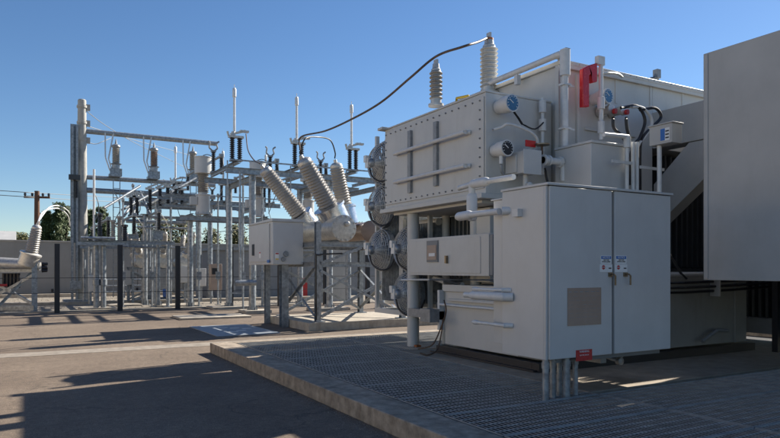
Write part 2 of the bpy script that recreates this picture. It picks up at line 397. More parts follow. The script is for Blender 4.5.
MB().cyl(PY(542,156,7.55),PY(542,146,7.55),.02).build('valve_stem','copper',T)
MB().tube([PY(545,168,7.6),PY(547,180,7.6),PY(551,188,7.5)],.02,8,4).build('cable_gland','rubber',T)
# red pressure relief
rd=MB(); pol=[(582,69),(588,65.5),(596.5,63),(596.5,82),(591.5,83),(591.5,73),(588.5,76),(588.5,107),(582,107)]
for yy in (7.38,7.46):
    for a_ in pol: q_=PY(a_[0],a_[1],7.40); rd.v.append(Vector((q_.x,yy,q_.z)))
rd.f+=[(0,1,5,6),(1,2,3,4),(1,4,5),(0,6,7,8)]
rd.f+=[tuple(9+k_ for k_ in reversed(f_)) for f_ in ((0,1,5,6),(1,2,3,4),(1,4,5),(0,6,7,8))]
rd.f+=[(k_,9+k_,9+(k_+1)%9,(k_+1)%9) for k_ in range(9)]
rd.build('pressure_relief','red',T,bevel=.012)
w=MB(); a=PY(601,57,7.4); zb=PY(601,140,7.4).z; w.cyl((a.x,7.4,zb),(a.x,7.4,a.z-.1),.035); w.box(a.x-.1,a.x+.05,7.36,7.44,a.z-.14,a.z)
for z in (zb+.1,zb+.5): w.lathe((a.x,7.4,z),(0,0,1),[(0,.04),(.01,.06),(.2,.06),(.21,.04)],10)
w.build('vent_stand','pipe',T)
MB().tube([PY(599,74,7.5),PY(610,73,7.5),PY(618,74,7.55),PY(622,77,7.6)],.022,8,3).build('relief_arm','alu',T)
c=PY(608,96,7.42); gauge(c,.12,.30,d=(.12,-1,0))
for px,py in ((613,109),(625,110)):
    p=PY(px,py,7.45); MB().lathe(p+Vector((-.05,.25,0)),(.1,-1,.0),[(0,.1),(.08,.1),(.081,.07),(.2,.07),(.21,.09),(.25,.09)],14).build('flange_stub','alu',T)
    MB().lathe(p+Vector((0,-.01,-.04)),(.2,-1,-.1),[(0,.045),(.05,.045)],10).build('plug','redl',T)
for pts,m_ in (([(621,108),(637,106),(645,120),(640,137),(634,145),(630,160),(630,185)],'rubber'),([(629,107),(643,108),(652,121),(646,135),(638,146),(636,160),(636,188)],'pipe'),([(640,110),(655,108),(661,117),(652,127),(643,137),(640,150),(640,190)],'rubber'),([(613,117),(614,128),(622,136),(627,145)],'rubber'),([(626,117),(627,128),(630,140)],'rubber')):
    MB().tube([PY(x,y,7.1) for x,y in pts],.026,8,5).build('flexible_hose',m_,T)
bx=MB(); bx.box(7.44,8.27,6.9,7.66,2.2,3.58); bx.box(7.42,8.29,6.88,7.66,3.582,3.62); bx.build('relay_box','paint2',T,bevel=.006)
cd=MB()
for px in (627,633,637):
    p=PY(px,150,6.8); zt_=PY(px,142,6.8).z; cd.cyl((p.x,6.8,2.5),(p.x,6.8,zt_),.03)
p0=PY(604,143,6.8); p1_=PY(628,138,6.8); cd.cyl((p0.x,6.8,p1_.z),(p1_.x,6.8,p1_.z+.02),.035); cd.lathe((p1_.x-.02,6.8,p1_.z+.03),(0,0,-1),[(0,.03),(.01,.055),(.18,.055),(.19,.03)],10)
for py,x0,x1 in ((161,612,632),(167,640,664)):
    a=PY(x0,py,6.75); e=PY(x1,py,6.75); cd.bar(a,(e.x,6.75,a.z),.02,.045)
cd.build('conduit_riser','pipe',T)
wd=MB()
for x_ in (8.9,9.8,10.7): wd.box(x_,x_+.05,TY-.012,TY-.001,4.55,5.0)
wd.box(7.7,11.5,TY-.06,TY-.02,4.96,5.018)
for i in range(24): bolt(wd,(7.8+i*.155,TY-.085,5.05),(0,-1,0),.012,.02)
wd.build('flange_rim','paint',T)
# lifting lugs
for X,Y in ((7.8,7.85),(10.1,7.85)):
    l=MB(); l.box(X-.1,X+.1,Y-.02,Y+.02,5.09,5.2); l.tube([(X-.3,Y,5.12),(X,Y,5.2),(X+.06,Y,5.3)],.03); l.box(X+.02,X+.12,Y-.05,Y+.05,5.2,5.36); l.build('lifting_lug','galvd',T)
# lower body, skid
lb=MB(); lb.box(6.4,7.6,6.92,9.27,.36,1.28); lb.box(6.36,7.6,6.9,9.3,1.282,1.40); sk_=MB(); sk_.box(7.602,11.4,6.9,7.6,.36,1.62)
lb.box(6.34,6.398,7.0,9.1,1.12,1.16); sk_.box(11.0,11.04,6.86,6.899,.36,1.6); sk_.build('side_skirt','skirtshade',T,bevel=.006)
lb.box(6.7,7.55,8.4,8.9,1.45,2.7); lb.build('lower_tank','paint',T,bevel=.006)
sk=MB(); sk.box(6.30,11.5,6.8,6.95,.205,.33); sk.box(6.30,6.45,6.955,9.4,.205,.33); sk.box(6.455,11.4,6.96,9.2,.21,.3); sk.box(6.24,6.298,6.85,9.5,.205,.235); sk.build('skid_base','black',T)
pc=MB()
for z,yy in ((1.44,6.82),(1.36,6.78),(1.28,6.82)): pc.tube([(7.0,yy,z),(9.5,yy,z),(10.8,yy,z+.02),(13,yy-.3,z+.12)],.022)
pc.build('conduit_run','black',T); pc=MB(); pc.cyl((7.0,6.75,1.56),(12.8,6.75,1.60),.04)
for x in (8.9,10.3): pc.box(x,x+.03,6.7,6.88,1.2,1.66)
pc.build('pipe_run','panelp',T)
# under-box columns and bits
for x,y,r in ((6.43,10.38,.115),(6.75,8.85,.1),(7.2,10.4,.08)):
    m_=MB(); m_.cyl((x,y,.203),(x,y,2.72),r,seg=20); m_.build('support_column','paint',T)
m_=MB(); m_.box(6.38,6.48,10.18,10.27,.203,.24); m_.build('column_foot','orange',T)
cb_=MB(); cb_.box(6.2,6.5,7.8,10.15,1.56,2.22); cb_.box(6.19,6.199,8.0,10.1,1.6,2.18); w_=cb_.build('terminal_cabinet','paint',T,bevel=.006)
a=PX(427,241,6.18); e=PX(438,262,6.18)
fr=MB(); fr.box(6.17,6.188,e.y,a.y,e.z,a.z); fr.build('window','dpaint',w_)
MB().box(6.16,6.169,e.y+.03,a.y-.03,e.z+.04,a.z-.08).build('notice_sheet','nameplate',w_)
MB().box(6.15,6.159,e.y+.06,a.y-.1,e.z+.1,a.z-.22).build('notice_sheet','white',w_)
a=PX(446,258,6.16); MB().box(6.14,6.188,a.y-.02,a.y+.02,a.z-.09,a.z+.04).build('latch','brass',w_)
MB().box(6.21,6.36,7.72,7.797,1.58,2.2).build('hinge_strip','dpaint',w_)
x=MB(); 
for (pts,r) in (([(6.3,7.7,1.5),(6.3,9.6,1.48),(6.3,10.6,1.46)],.02),([(6.5,8.9,1.4),(6.5,9.4,1.44),(6.6,9.9,1.5)],.05)): x.tube(pts,r)
x.cyl((6.6,8.0,1.28),(6.6,8.0,1.58),.06); x.cyl((6.32,7.2,1.05),(6.32,9.35,1.05),.022); x.box(6.3,6.4,9.3,9.36,.6,1.3)
x.build('pipe_run','pipe',T)
x=MB(); x.box(6.3,6.45,9.3,10.35,.78,.93); x.box(6.1,6.3,9.3,9.62,.74,.97)
x.build('channel_arm','galvd',T)
x=MB()
x.tube([PX(444,300,6.25),PX(446,312,6.25),PX(440,330,6.2),PX(432,345,6.1),PX(418,349,5.95)],.013,6,5)
x.tube([PX(443,318,6.25),PX(441,335,6.2),PX(437,350,6.1),PX(428,355,5.9),PX(420,353,5.8)],.013,6,5); x.build('grounding_lead','copper',T)
# light coloured support wall & dark fins seen through the gap under the box
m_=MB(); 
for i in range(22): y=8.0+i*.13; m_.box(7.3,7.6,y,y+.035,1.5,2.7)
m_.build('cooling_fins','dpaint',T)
# girder, brace and overhanging enclosure
gd=MB(); gd.box(9.88,10.25,5.785,TY-.005,3.85,4.5); gd.box(11.0,11.4,5.785,TY-.005,3.85,4.5)
gd.build('girder','panelp',T,bevel=.006)
def prism(mb,x0,x1,poly):
    n=len(mb.v); k_=len(poly)
    for X in (x0,x1):
        for (y,z) in poly: mb.v.append(Vector((X,y,z)))
    mb.f.append(tuple(n+i for i in range(k_))); mb.f.append(tuple(n+k_+i for i in reversed(range(k_))))
    for i in range(k_): j=(i+1)%k_; mb.f.append((n+i,n+k_+i,n+k_+j,n+j))
br=MB(); prism(br,9.9,10.2,[(5.9,3.84),(7.0,3.84),(7.71,3.2),(7.71,2.4)]); br.build('brace','panelp',T,bevel=.004)
en=MB(); en.box(8.5,11.9,1.6,5.78,1.51,4.77); en.box(8.485,8.499,5.70,5.765,1.53,4.75)
en.build('overhanging_enclosure','panelp',T,bevel=.01)
rf=MB()  # dark fins put in to give the void its deep shade
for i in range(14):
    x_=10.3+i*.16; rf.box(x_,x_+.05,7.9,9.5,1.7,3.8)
rf.box(10.28,12.6,7.8,9.55,1.63,1.68); rf.box(10.0,10.28,8.2,9.55,1.63,3.84); rf.build('void_shade_fins','finshade_pane',T)
lg=MB()
for x_ in (11.5,): lg.box(x_,x_+.12,6.4,6.5,.2,1.5)
lg.build('stand_leg','black',T); lg=MB()
lg.tube([(9.2,6.55,1.52),(9.0,6.5,1.60),(8.8,6.6,1.95)],.02); lg.build('hose','rubber',T)
d_=MB(); d_.cyl((9.9,6.75,.45),(10.3,6.75,.62),.03); d_.cyl((10.3,6.75,.62),(10.6,6.75,.6),.03); d_.build('drain_valve','dpaint',T)
# label box on post
sb=MB(); sb.box(8.4,8.63,6.22,6.62,3.57,3.86); sb.box(8.38,8.65,6.2,6.64,3.862,3.88)
s_=sb.build('sensor_box','panelp',T,bevel=.004)
MB().cyl((8.48,6.5,2.4),(8.48,6.5,3.569),.035).build('post','pipe',s_)
MB().box(8.395,8.399,6.26,6.42,3.61,3.80).build('notice_label','white',s_)
MB().box(8.390,8.394,6.34,6.415,3.615,3.795).build('notice_band','blue',s_)
for z in (3.64,3.69,3.74): MB().box(8.392,8.3945,6.27,6.33,z,z+.02).build('notice_text','ink',s_)

# ================================================================= RADIATOR BANKS WITH FANS
def fan_parts(par,c):
    c=Vector(c); d=Vector((-1,0,0))
    h=MB(); h.lathe(c,d,[(0,.45),(.10,.45),(.101,.435),(.0,.435)],32,caps=False)
    f=h.build('fan','galv',par)
    cg=MB()
    for rr,off in ((.445,.12),(.42,.17),(.39,.21),(.36,.24),(.33,.265),(.30,.285),(.27,.30),(.24,.315),(.21,.325),(.18,.33),(.15,.335)): cg.torus(c+d*off,d,rr,.0075,32,4)
    for k_ in range(24):
        th=2*math.pi*k_/24; e=Vector((0,math.cos(th),math.sin(th)))
        cg.tube([c+e*.45+d*.08,c+e*.43+d*.155,c+e*.33+d*.265,c+e*.2+d*.325,c+e*.1+d*.34],.006,4)
    cg.build('wire_guard','wguard',f)
    bl_=MB()
    for k_ in range(6):
        th=2*math.pi*k_/6; e=Vector((0,math.cos(th),math.sin(th))); t_=Vector((0,-math.sin(th),math.cos(th)))
        n_=len(bl_.v)
        for (r_,w0,w1,x0,x1) in ((.09,-.05,.05,.03,.09),(.25,-.10,.12,.02,.10),(.41,-.08,.16,.03,.08)):
            bl_.v+= [c+e*r_+t_*w0+d*x0, c+e*r_+t_*w1+d*x1]
        bl_.f+=[(n_,n_+2,n_+3,n_+1),(n_+2,n_+4,n_+5,n_+3)]
    bl_.build('blades','galv',f)
    mo=MB(); mo.lathe(c+d*.05,d,[(0,.09),(.10,.10),(.34,.10),(.37,.08),(.39,.03)],18); mo.build('motor','galv',f)
    jb_=MB(); p=c+d*.40; jb_.box(p.x-.05,p.x+.05,p.y-.03,p.y+.10,p.z-.10,p.z+.10); jb_.box(p.x-.07,p.x+.02,p.y+.03,p.y+.13,p.z+.02,p.z+.16); jb_.build('junction_box','cond',f)
    cb2=MB(); cb2.tube([p+Vector((0,0,-.08)),p+Vector((.02,-.1,-.3)),p+Vector((.12,-.3,-.42)),p+Vector((.25,-.45,-.35)),p+Vector((.35,-.52,-.1))],.018,8,5)
    cb2.build('cable','rubber',f)
    return f
def bank(y0,y1,z0,z1,label,fans):
    r_=root('radiator_bank',(7.5,(y0+y1)/2,z0),label,'radiator')
    fn=MB(); n_=int((y1-y0)/.065)
    for i in range(n_):
        y=y0+.04+i*.065; fn.box(6.9,8.2,y,y+.018,z0+.12,z1-.12)
    fn.build('fin_stack','galv',r_)
    for x_ in (7.05,8.0):
        for z in (z0+.1,z1-.1): MB().cyl((x_,y0,z),(x_,y1,z),.07).build('header_pipe','paint',r_)
    fm=MB()
    for y in (y0-.03,y1+.03): fm.box(6.78,6.86,y-.035,y+.035,z0-.05,z1)
    fm.box(6.77,6.87,y0-.064,y1+.064,z0-.15,z0-.051); fm.box(6.78,8.2,y1-.01,y1+.06,z0-.15,z0-.06)
    fm.build('support_frame','paint',r_)
    for z in fans: fan_parts(r_,(6.74,(y0+y1)/2,z))
bank(11.5,12.5,.86,4.62,'tall radiator bank with three caged fans behind the bolted box',[2.07,3.0,3.92])
bank(10.42,11.36,.86,2.7,'low radiator bank with two caged fans behind the round column',[1.18,2.07])
# far upper fan partly hidden
# ================================================================= CONTROL CABINET
CX0,CX1,CY0,CY1,CZ0,CZ1=5.02,7.11,5.31,6.06,.655,2.60
C=root('control_cabinet',(6.06,5.7,.2),'big two door grey control cabinet standing on steel conduits at the front','cabinet')
m_=MB(); m_.box(CX0,CX1,CY0+.03,CY1,CZ0,CZ1); m_.box(CX0-.002,CX0+.028,CY0-.002,CY0+.03,CZ0,CZ1); 
m_.build('body','paint2',C,bevel=.006)
m_=MB(); m_.box(CX0-.015,CX1+.03,CY0-.045,CY1+.01,CZ1+.002,CZ1+.03); m_.build('roof','paint2',C,bevel=.004)
m_=MB(); m_.box(CX0+.16,CX0+.9,CY1+.001,CY1+.05,.75,2.52); m_.box(CX0+.07,CX0+.9,CY1+.051,CY1+.25,.75,2.52); m_.box(CX0+.05,CX0+.95,CY1+.0,CY1+.28,2.522,2.54); m_.build('rear_channel','paint2',C,bevel=.004)
MB().box(CX0+.25,CX1-.05,CY0+.1,CY1,CZ0-.06,CZ0-.002).build('underside_rail','dpaint',C)
for n_,(x0,x1) in enumerate(((CX0+.032,6.042),(6.086,CX1-.004))):
    dm=MB(); dm.box(x0,x1,CY0-.028,CY0+.022,CZ0+.006,CZ1-.006); D=dm.build('door','paint2',C,bevel=.007)
    px0=606 if n_==0 else 621
    s0=PY(px0-5.2,255.5,CY0-.032); s1=PY(px0+5.6,272,CY0-.032); Y=CY0-.031
    sg=MB(); sg.box(s0.x,s1.x,Y,Y+.0025,s1.z+.095,s0.z); sg.box(s0.x-.015,s1.x+.012,Y-.001,Y+.0025,s1.z,s1.z+.09); G=sg.build('notice_sign','white',D)
    cxs=(s0.x+s1.x)/2; top=s0.z
    MB().box(s0.x+.008,s1.x-.008,Y-.0018,Y-.0003,top-.040,top-.006).build('sign_band','blue',G)
    text('NOTICE','sign_text',(cxs,Y-.003,top-.023),.034,'white',G)
    text('KEEP THIS\nDOOR CLOSED','sign_text',(cxs,Y-.002,top-.063),.020,'ink',G)
    MB().lathe((s0.x+.045,Y-.001,s1.z+.055),(0,-1,0),[(0,.026),(.0015,.026)],16).build('sign_emblem','redl',G)
    text('DANGER','sign_text',(s0.x+.05,Y-.004,s1.z+.055),.017,'white',G)
    MB().bar((s1.x-.05,Y-.002,s1.z+.045),(s1.x-.005,Y-.002,s1.z+.045),.002,.014).build('sign_arrow','ink',G)
    hx=PY(608 if n_==0 else 623,277,CY0).x; hz=PY(609,275,CY0).z
    hm=MB(); hm.box(hx-.03,hx+.035,CY0-.045,CY0-.028,hz-.02,hz+.03); hm.tube([(hx,CY0-.04,hz+.01),(hx+.01,CY0-.08,hz+.01),(hx+.03,CY0-.085,hz-.01),(hx+.035,CY0-.08,hz-.12)],.011,8); hm.build('handle','brass',D)
    if n_==0:
        a=PY(565.5,288,CY0); e=PY(599,324,CY0)
        NP=MB().box(a.x,e.x,CY0-.034,CY0-.0285,e.z,a.z).build('name_plate','nameplate',D)
        ln=MB()
        random.seed(3)
        for r_ in range(7):
            z=a.z-.05-r_*.048
            xx=a.x+.02
            while xx<e.x-.06:
                L_=random.uniform(.03,.09); ln.box(xx,min(xx+L_,e.x-.02),CY0-.0352,CY0-.0341,z,z+.004+(.006 if r_==0 else 0)); xx+=L_+.03
        ln.build('engraving','galvd',NP)
        a=PY(574,350,CY0); e=PY(590,359.5,CY0)
        W=MB().box(a.x,e.x,CY0-.033,CY0-.0285,e.z,a.z).build('warning_label','redl',D)
        text('WARNING','sign_text',((a.x+e.x)/2,CY0-.0345,a.z-.022),.032,'white',W)
        text('ELECTRIC SHOCK','sign_text',((a.x+e.x)/2,CY0-.0345,a.z-.062),.018,'white',W)
    for hz_ in (1.0,2.2):
        hx_=x0+.0 if n_==0 else x1
MB().box(6.04,6.088,CY0+.0225,CY0+.0295,CZ0+.01,CZ1-.01).build('gasket','black',C)
# under cabinet conduits
for px,y_,r_ in ((545.5,5.37,.037),(552.8,5.45,.034),(559.5,5.52,.034),(566.6,5.38,.040),(575.3,5.44,.032)):
    x_=PY(px,400,y_).x
    m_=MB(); m_.cyl((x_,y_,.17),(x_,y_,CZ0-.002),r_,seg=18); m_.lathe((x_,y_,CZ0-.1),(0,0,1),[(0,r_*1.2),(.07,r_*1.2)],16); m_.build('steel_conduit','galv',C)
m_=MB(); m_.tube([(6.35,5.75,.6),(6.6,5.7,.5),(6.85,5.75,.62)],.02,8,4); m_.lathe((6.62,5.7,.49),(0,-1,0),[(0,.05),(.06,.05),(.07,.03)],12); m_.box(6.2,6.3,5.6,5.9,.5,.594); m_.build('drain_fitting','galvd',C)
# conduit bodies on the left face
def lbody(mb,p,q,r):   # conduit body between two points
    p,q=Vector(p),Vector(q); L_=(q-p).length; mb.lathe(p,q-p,[(0,r*.7),(.012,r*.7),(.02,r*.85),(.05,r),(L_-.05,r),(L_-.02,r*.85),(L_,r*.6)],14); return mb
cf=MB(); X_=4.93
a=PX(471,184.5,5.3); bq=PX(490,186,5.3); zz=a.z
lbody(cf,(5.3,a.y,zz),(5.3,a.y-.38,zz),.062)
cf.cyl((5.3,a.y-.36,zz),(5.28,6.15,zz-.01),.036)
cf.cyl((5.3,a.y,zz),(5.3,a.y+.28,zz-.02),.036)
lbody(cf,(5.3,a.y-.02,zz-.12),(5.3,a.y-.02,zz-.50),.075)
cf.cyl((5.3,a.y-.02,zz),(5.3,a.y-.02,zz-.14),.045)
zq=PX(490,214,5.1).z
cf.cyl((5.25,a.y-.02,zz-.40),(5.1,a.y-.12,zq),.04)
lbody(cf,(5.0,a.y-.1,zq),(4.96,a.y-.46,zq),.06)
cf.cyl((4.96,a.y-.45,zq),(4.97,a.y-1.0,zq),.04); cf.cyl((4.97,6.0,zq),(5.06,5.93,zq),.05)
q=PX(518,213,5.0); cf.box(4.95,5.019,q.y-.05,q.y+.05,q.z-.045,q.z+.045)
cf.build('conduit_body','pipe',C)
cf=MB(); 
for (pxa,pxb,py,r_,body) in ((465,508,296,.035,1),(473,506,289.5,.018,0),(473,508,324,.02,0)):
    z=PX((pxa+pxb)/2,py,4.95).z; ya=PX(pxa,py,4.95).y; yb=PX(pxb,py,4.95).y
    cf.cyl((4.95,ya,z),(4.95,yb+.05,z),r_); cf.cyl((4.95,yb+.08,z),(5.03,yb,z),r_*1.5)
    if body: lbody(cf,(4.95,ya-.12,z),(4.95,yb+.04,z),.055)
    else: lbody(cf,(4.95,ya,z),(4.95,ya-.12,z),r_*1.5)
cf.build('conduit_body','pipe',C)

# ================================================================= CONDUCTORS on the transformer
def wire(name,pts,r,m_,label,group=None,cat='cable',sm=8):
    o=MB().tube(pts,r,8,sm).build(name,m_); return tag(o,label,cat,group)
wpts=[bt2+Vector((0,.0,-.02)),PD(478,42,11.6),PD(462,47,11.3),bt1+Vector((0,0,.12)),PD(410,78,12.2),PD(380,103,13.2),PD(350,120,14.6),PD(325,131,15.8),PD(301,137,17),PD(300,150,17.0)]
wire('conductor_cable',wpts,.022,'copper','long brown conductor cable sweeping down from the transformer bushings')

# ================================================================= CENTRAL CIRCUIT BREAKER
Bp=MB(); Bp.box(6.57,12.5,15.88,19.05,0,.23); tag(Bp.build('concrete_pad','conc',bevel=.01),'raised concrete pad under the silver circuit breaker','concrete pad')
B=root('circuit_breaker',(8.2,17.5,.23),'silver tank circuit breaker with three ribbed bushings on steel frame','circuit breaker')
tk=MB(); r_=.35
def tankx(mb,X,y0,y1,z,r): mb.lathe((X,y0,z),(0,1,0),[(0,r*.2),(.01,r*.85),(.03,r*1.1),(.07,r*1.1),(.071,r),(y1-y0-.07,r),(y1-y0-.06,r*1.1),(y1-y0,r*1.05)],28)
tankx(tk,7.68,16.0,19.3,2.80,.34); 
for k_ in range(14):
    th=2*math.pi*k_/14; bolt(tk,(7.68+.335*math.cos(th),16.03,2.80+.335*math.sin(th)),(0,-1,0),.03,.04)
tk.lathe((7.74,15.99,2.92),(0,-1,0),[(0,.07),(.08,.07),(.1,.04)],14)
tk.build('tank','alu',B)
tk=MB(); tankx(tk,9.05,17.0,19.2,2.8,.3); tk.build('tank','brownp',B)
tk=MB(); tankx(tk,10.1,17.0,19.2,2.8,.3); tk.build('tank','alu',B)
def brk_bushing(par,base,mid,top,r,rt,m='porc',cap='silver'):
    base,mid,top=Vector(base),Vector(mid),Vector(top); ax=(top-mid).normalized()
    L_=(mid-base).length
    tu=MB(); tu.lathe(base,mid-base,[(0,rt),(L_-.12,rt),(L_-.11,rt*1.12),(L_-.05,rt*1.12),(L_-.04,rt*.98),(L_-.02,r*1.05),(L_,r*.95)],24)
    tu_=tu.build('turret',cap,par)
    Ls=(top-mid).length; s=MB(); sheds(s,mid,top-ax*Ls*.08,r,.08,.84,20,.82); s.build('shed_stack',m,tu_)
    cp=MB(); cp.lathe(top-ax*Ls*.08,ax,[(0,r*.68),(.03,r*.72),(.10,r*.66),(.16,r*.4),(.17,r*.2),(.26,r*.18)],16); cp.build('cap','alu',tu_)
    return top+ax*.2
t1=brk_bushing(B,PD(318,238,20.3),PD(299,214,19.9),PD(264,169,19.4),.28,.37)
t2=brk_bushing(B,PD(342,234,18.7),PD(328,205,18.4),PD(303,160,17.9),.30,.42)
t3=brk_bushing(B,PD(348,225,19.5),PD(343.5,205,19.5),PD(336,165,19.4),.27,.33)
fr=MB()
Zp=.235
P=[(6.92,16.1),(6.92,18.8),(9.6,16.1),(9.6,18.8)]
for x_,y_ in P:
    fr.chan((x_,y_,Zp),(x_,y_,2.95 if x_<8 else 2.4),.14,.16)
    fr.box(x_-.16,x_+.16,y_-.16,y_+.16,Zp-.004,Zp+.02)
for y_ in (16.1,18.8):
    for z in (1.8,2.35): fr.chan((6.97,y_,z),(9.55,y_,z),.1,.13)
    fr.angle((6.97,y_-.07,.4),(9.55,y_-.07,1.65)); fr.angle((6.97,y_-.09,1.65),(9.55,y_-.09,.4))
    fr.angle((6.97,y_-.07,1.85),(8.2,y_-.07,2.3))
for x_ in (6.92,9.6):
    for z in (1.8,2.35): fr.chan((x_,16.18,z),(x_,18.72,z),.1,.13)
    fr.angle((x_-.08,16.15,.4),(x_-.08,18.75,1.7)); fr.angle((x_-.1,16.15,1.7),(x_-.1,18.75,.4))
for x_ in (7.6,8.4): fr.chan((x_,16.18,2.43),(x_,18.72,2.43),.1,.1)
fr.build('steel_frame','galv',B)
m_=MB(); m_.tube([(6.83,15.99,.3),(6.83,15.99,1.9),(6.9,15.98,2.05),(7.6,15.98,2.1)],.022,8,4); m_.build('cable','rubber',B)
gc=MB(); gc.box(6.0,6.9,17.1,19.3,1.80,3.0)
K=root('breaker_control_cabinet',(6.5,17.6,0),'pale grey control cabinet on a galvanised post beside the silver circuit breaker','cabinet')
KB=gc.build('body','paint2',K,bevel=.008)
m_=MB(); prism(m_,5.96,6.95,[(17.05,3.002),(19.35,3.002),(19.35,3.03),(17.05,3.08)]); m_.build('roof','paint2',K)
m_=MB(); m_.box(5.97,5.998,17.35,19.2,1.88,2.95); dK=m_.build('door','paint2',K,bevel=.006)
a=PX(253,250,5.96); MB().box(5.955,5.969,a.y-.1,a.y+.1,a.z-.17,a.z+.17).build('window','black',dK)
a=PX(260,255,5.96); MB().box(5.96,5.969,a.y-.08,a.y+.09,a.z-.09,a.z+.09).build('warning_label','white',dK); MB().box(5.955,5.9595,a.y-.06,a.y+.07,a.z+.05,a.z+.08).build('warning_band','redl',dK)
a=PX(268,262,5.96); MB().box(5.955,5.969,a.y-.1,a.y+.08,a.z-.02,a.z+.06).build('blue_label','blue',dK)
a=PY(277,256,17.09); MB().box(a.x-.055,a.x+.055,17.085,17.098,a.z-.11,a.z+.1).build('warning_label','white',KB); MB().box(a.x-.045,a.x+.045,17.08,17.084,a.z+.05,a.z+.085).build('warning_band','redl',KB); MB().box(a.x-.045,a.x+.045,17.079,17.083,a.z-.1,a.z-.07).build('warning_band','yellow',KB)
a=PY(286,254,17.09); MB().lathe((a.x,17.099,a.z),(0,-1,0),[(0,.085),(.04,.075)],16).build('vent','galv',KB)
MB().lathe((a.x-.08,17.099,a.z-.15),(0,-1,0),[(0,.07),(.05,.06)],12).build('vent','galvd',KB)
MB().chan((6.45,17.45,.0),(6.45,17.45,1.795),.2,.24).build('post','galv',K); MB().chan((6.45,18.9,.0),(6.45,18.9,1.795),.14,.16).build('post','galv',K)
wire('jumper_cable',[t3,PD(335,152,19.3),PD(330,140,19),PD(317,137,18.5),PD(305,139,17.6),t2],.02,'black','black jumper looping between the two taller bushing tips','bushing jumpers')
wire('jumper_cable',[t1,PD(254,160,20.5),PD(248,150,22),PD(246,134,23.5)],.02,'copper','brown jumper from leftmost big bushing up to the switch','bushing jumpers')

# ================================================================= SWITCH RACKS
def column(mb,x,y,z0,z1,r=.13): 
    mb.cyl((x,y,z0),(x,y,z1),r,seg=16); mb.box(x-.24,x+.24,y-.24,y+.24,z0,z0+.03)
    for k_ in range(4): mb.bar((x+(.13 if k_%2 else -.13),y+(.13 if k_>1 else -.13),z0),(x+(.13 if k_%2 else -.13),y+(.13 if k_>1 else -.13),z0+.25),.02,.12)
    mb.box(x-.2,x+.2,y-.2,y+.2,z1,z1+.02)
def rack(name_label,xs,ys,z,xr,cat='steel rack'):
    r_=root('steel_rack',(sum(xs)/len(xs),sum(ys)/len(ys),0),name_label,cat)
    for x_ in xs:
        for y_ in ys: m_=MB(); column(m_,x_,y_,.0,z-.12); m_.build('column','galv',r_)
    bm=MB()
    for y_ in ys: bm.chan((xr[0],y_-.1,z),(xr[1],y_-.1,z),.16,.22)
    for x_ in xs: bm.chan((x_,ys[0]-.3,z-.225),(x_,ys[-1]+.3,z-.225),.14,.2)
    for x_ in [xr[0]+.3,(xr[0]+xr[1])/2,xr[1]-.3]: bm.chan((x_,ys[0],z+.2),(x_,ys[-1],z+.2),.1,.12)
    bm.bar((xr[0]+.1,ys[0]-.35,z+.35),(xr[1]-.1,ys[0]-.35,z+.35),.05,.05)
    bm.build('beam','galv',r_)
    return r_
def insul(mb,x,y,z0,h,r=.09): sheds(mb,(x,y,z0),(x,y,z0+h),r,.07,.55,12)
def switch(x,y0,y1,z,label,blade=True,sc=1.0):
    s=root('disconnect_switch',(x,y0,z),label,'disconnect switch','disconnect switches with upright blades')
    bs=MB(); bs.chan((x,y0-.3,z+.05),(x,y1+.3,z+.05),.18,.1); bs.box(x-.22,x+.22,y0-.15,y0+.15,z+.1,z+.16); bs.box(x-.12,x+.12,y1-.12,y1+.12,z+.1,z+.16); bs.build('base','galv',s)
    for dx in (-.14,.14):
        i_=MB(); insul(i_,x+dx,y0,z+.16,.82,.105); i_.build('insulator','blackp',s)
    i_=MB(); insul(i_,x,y1,z+.16,.82,.10); i_.build('insulator','blackp',s)
    hd=MB(); hd.box(x-.28,x+.28,y0-.09,y0+.09,z+.98,z+1.06); hd.bar((x-.2,y0,z+1.1),(x+.35,y0,z+1.28),.1,.08); hd.lathe((x-.1,y0,z+1.05),(0,0,1),[(0,.09),(.16,.07)],10); hd.box(x+.15,x+.48,y0-.08,y0+.08,z+1.22,z+1.29); hd.bar((x-.28,y0,z+1.05),(x-.32,y0,z+1.2),.05,.1); hd.build('hinge_head','alu',s)
    if blade:
        b_=MB(); b_.cyl((x-.06,y0,z+1.1),(x-.06,y0,z+2.65),.05,.045,12); b_.lathe((x-.06,y0,z+2.5),(0,0,1),[(0,.05),(.02,.075),(.3,.07),(.34,.05)],10); b_.cyl((x-.06,y0,z+2.8),(x-.06,y0,z+2.98),.012); b_.build('blade','cond',s)
    jw=MB(); jw.box(x-.1,x+.1,y1-.08,y1+.08,z+.98,z+1.05); jw.tube([(x-.05,y1,z+1.05),(x-.17,y1,z+1.15),(x-.15,y1,z+1.36),(x-.22,y1,z+1.42)],.035,8,3); jw.tube([(x+.05,y1,z+1.05),(x+.17,y1,z+1.15),(x+.13,y1,z+1.34),(x+.24,y1,z+1.44)],.035,8,3); jw.build('jaw','galvd',s)
    rd_=MB(); rd_.cyl((x-.35,y0-.1,z-1.2),(x-.35,y0-.1,z+.1),.025); rd_.build('operating_rod','galv',s)
    return s
Z1=5.6
rack('front steel rack on round columns behind the breaker',(7.5,10.7,13.1),(23.7,26.9),Z1-.25,(6.45,13.6))
pos=['left switch of the front rack, white blade pointing up','middle switch of the front rack, blade above the thick bushing','right switch of the front rack, blade beside the fans']
for x_,lb_ in zip((6.87,9.35,11.75),pos): switch(x_,23.7,27.0,Z1,'disconnect '+lb_)
rack('rear steel rack far back in the yard before the grey wall',(5.9,8.6,11.0),(34.5,37.0),5.2,(4.6,12.5))
pos=['left switch of the rear rack with small upright white blade','middle switch of the rear rack behind the voltage transformer','right switch of the rear rack behind the breaker bushings']
for x_,lb_ in zip((6.87,9.35,11.75),pos): switch(x_,34.5,37.0,5.2,'disconnect '+lb_)
